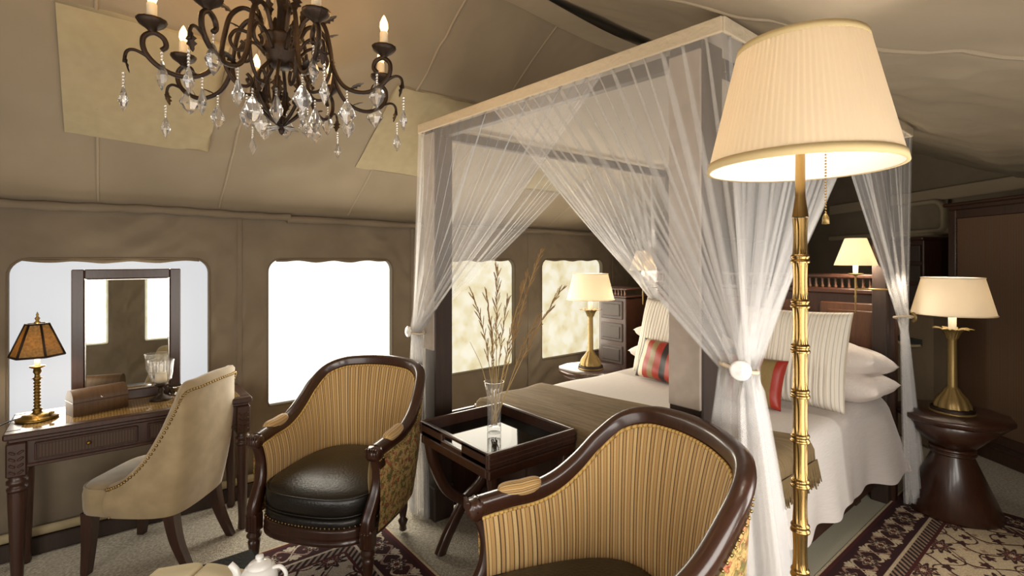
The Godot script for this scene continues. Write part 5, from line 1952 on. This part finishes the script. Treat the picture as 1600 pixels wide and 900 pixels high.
func build_chandelier() -> void:
	var c := thing("chandelier", "wrought iron candle chandelier hung with crystal drops under the ridge", "chandelier", Vector3(0.51, 0, -1.97))
	var st := S()
	# stem to the ridge, urn and lower finial
	lathe(st, [Vector2(0.024, 2.355), Vector2(0.018, 2.40), Vector2(0.014, 2.47), Vector2(0.022, 2.52), Vector2(0.014, 2.56), Vector2(0.010, 2.70), Vector2(0.030, 2.80), Vector2(0.055, 2.875), Vector2(0.06, 2.885), Vector2(0.001, 2.886)], 20, Transform3D(), 6, 0.15)
	obj("stem", st, M.iron, c)
	st = S()
	lathe(st, [Vector2(0.001, 2.245), Vector2(0.030, 2.25), Vector2(0.050, 2.275), Vector2(0.056, 2.30), Vector2(0.066, 2.312), Vector2(0.062, 2.322), Vector2(0.066, 2.345), Vector2(0.074, 2.352), Vector2(0.070, 2.364), Vector2(0.024, 2.372)], 36, Transform3D(), 18, 0.05)
	obj("urn", st, M.iron, c)
	st = S()
	lathe(st, [Vector2(0.001, 2.005), Vector2(0.008, 2.012), Vector2(0.012, 2.025), Vector2(0.006, 2.032), Vector2(0.018, 2.045), Vector2(0.022, 2.06), Vector2(0.010, 2.075), Vector2(0.001, 2.078)], 14)
	for k in 6:
		var a := TAU * k / 6.0
		var d := Vector3(cos(a), 0, sin(a))
		leaf(st, Vector3(0, 2.035, 0) + d * 0.01, (d + Vector3(0, 0.1, 0)).normalized(), Vector3(-d.z, 0, d.x), 0.05, 0.012)
	obj("finial", st, M.iron, c)
	# lower cage of leafy stems
	for k in 8:
		st = S()
		var a := TAU * (k + 0.5) / 8.0
		var d := Vector3(cos(a), 0, sin(a))
		var sd := Vector3(-d.z, 0, d.x)
		var pts := []
		for q in [[0.050, 2.26], [0.085, 2.215], [0.098, 2.16], [0.080, 2.11], [0.045, 2.07], [0.012, 2.045]]:
			pts.append(d * q[0] + Vector3(0, q[1], 0))
		tube(st, spline(pts, 5), 0.0065, 7)
		leaf(st, d * 0.092 + Vector3(0, 2.20, 0), Vector3(0, -1, 0) * 0.95 + d * 0.3, sd, 0.085, 0.017)
		leaf(st, d * 0.062 + Vector3(0, 2.11, 0), Vector3(0, 1, 0) * 0.8 + d * 0.5, sd, 0.06, 0.014)
		obj("cage_stem", st, M.iron, c)
	# eight scrolled arms with cup, candle and bulb
	st = S()
	var R := func(q: Array) -> PackedVector3Array:
		var o := []
		for w in q:
			o.append(Vector3(w[0], w[1], 0))
		return spline(o, 6)
	tube(st, R.call([[0.055, 2.345], [0.085, 2.415], [0.125, 2.432], [0.165, 2.395], [0.185, 2.32], [0.200, 2.24], [0.240, 2.175], [0.305, 2.150], [0.365, 2.165], [0.405, 2.205], [0.410, 2.250], [0.385, 2.272], [0.358, 2.262], [0.350, 2.238], [0.362, 2.222]]), 0.0082, 8)
	tube(st, R.call([[0.060, 2.30], [0.10, 2.345], [0.145, 2.35], [0.168, 2.315], [0.155, 2.285], [0.130, 2.283], [0.122, 2.303], [0.135, 2.315]]), 0.0062, 7)
	tube(st, R.call([[0.192, 2.27], [0.180, 2.21], [0.150, 2.165], [0.115, 2.16], [0.10, 2.185], [0.115, 2.205]]), 0.0062, 7)
	tube(st, R.call([[0.395, 2.19], [0.430, 2.205], [0.452, 2.195], [0.458, 2.16]]), 0.0052, 7)
	leaf(st, Vector3(0.457, 2.185, 0), Vector3(0.05, -1, 0).normalized(), Vector3(0, 0, 1), 0.055, 0.013)
	leaf(st, Vector3(0.20, 2.235, 0), Vector3(-0.35, 0.94, 0).normalized(), Vector3(0, 0, 1), 0.05, 0.012)
	leaf(st, Vector3(0.155, 2.405, 0), Vector3(0.75, 0.65, 0).normalized(), Vector3(0, 0, 1), 0.06, 0.014)
	leaf(st, Vector3(0.075, 2.40, 0), Vector3(-0.1, 1, 0).normalized(), Vector3(0, 0, 1), 0.07, 0.015)
	leaf(st, Vector3(0.26, 2.165, 0), Vector3(0.8, 0.6, 0).normalized(), Vector3(0, 0, 1), 0.055, 0.012)
	var arm := obj("arm", st, M.iron, c)
	st = S()
	var cx := 0.388
	lathe(st, [Vector2(0.006, 2.270), Vector2(0.010, 2.276), Vector2(0.018, 2.284), Vector2(0.036, 2.296), Vector2(0.043, 2.306), Vector2(0.043, 2.312), Vector2(0.030, 2.309), Vector2(0.014, 2.307)], 30, T(cx, 0, 0), 12, 0.06)
	obj("candle_cup", st, M.iron, arm)
	st = S()
	lathe(st, [Vector2(0.0145, 2.306), Vector2(0.0145, 2.362), Vector2(0.012, 2.366), Vector2(0.001, 2.366)], 16, T(cx, 0, 0))
	obj("candle", st, M.candle, arm)
	st = S()
	lathe(st, [Vector2(0.001, 2.364), Vector2(0.011, 2.368), Vector2(0.0155, 2.382), Vector2(0.0135, 2.400), Vector2(0.006, 2.418), Vector2(0.001, 2.426)], 14, T(cx, 0, 0))
	var fl := obj("flame_bulb", st, M.flame, arm)
	omni("bulb_light", fl, Vector3(cx, 2.385, 0), Color(1.0, 0.80, 0.54), 0.045, 0.015)
	for k in range(1, 8):
		var a2: MeshInstance3D = arm.duplicate()
		a2.name = "arm"
		c.add_child(a2, true)
		a2.rotation.y = TAU * k / 8.0
	# crystal strands from the arm tips, the scrolls and the cage
	for k in 8:
		var a := TAU * k / 8.0
		var d := Vector3(cos(a), 0, -sin(a))
		crystal_strand(c, d * 0.460 + Vector3(0, 2.135, 0), 5, 0.078, false)
		crystal_strand(c, d * 0.362 + Vector3(0, 2.222, 0), 3, 0.098, true)
		crystal_strand(c, d * 0.250 + Vector3(0, 2.166, 0), 4, 0.092, true)
		var d2 := Vector3(cos(a + 0.39), 0, -sin(a + 0.39))
		crystal_strand(c, d2 * 0.115 + Vector3(0, 2.15, 0), 3, 0.10, true)
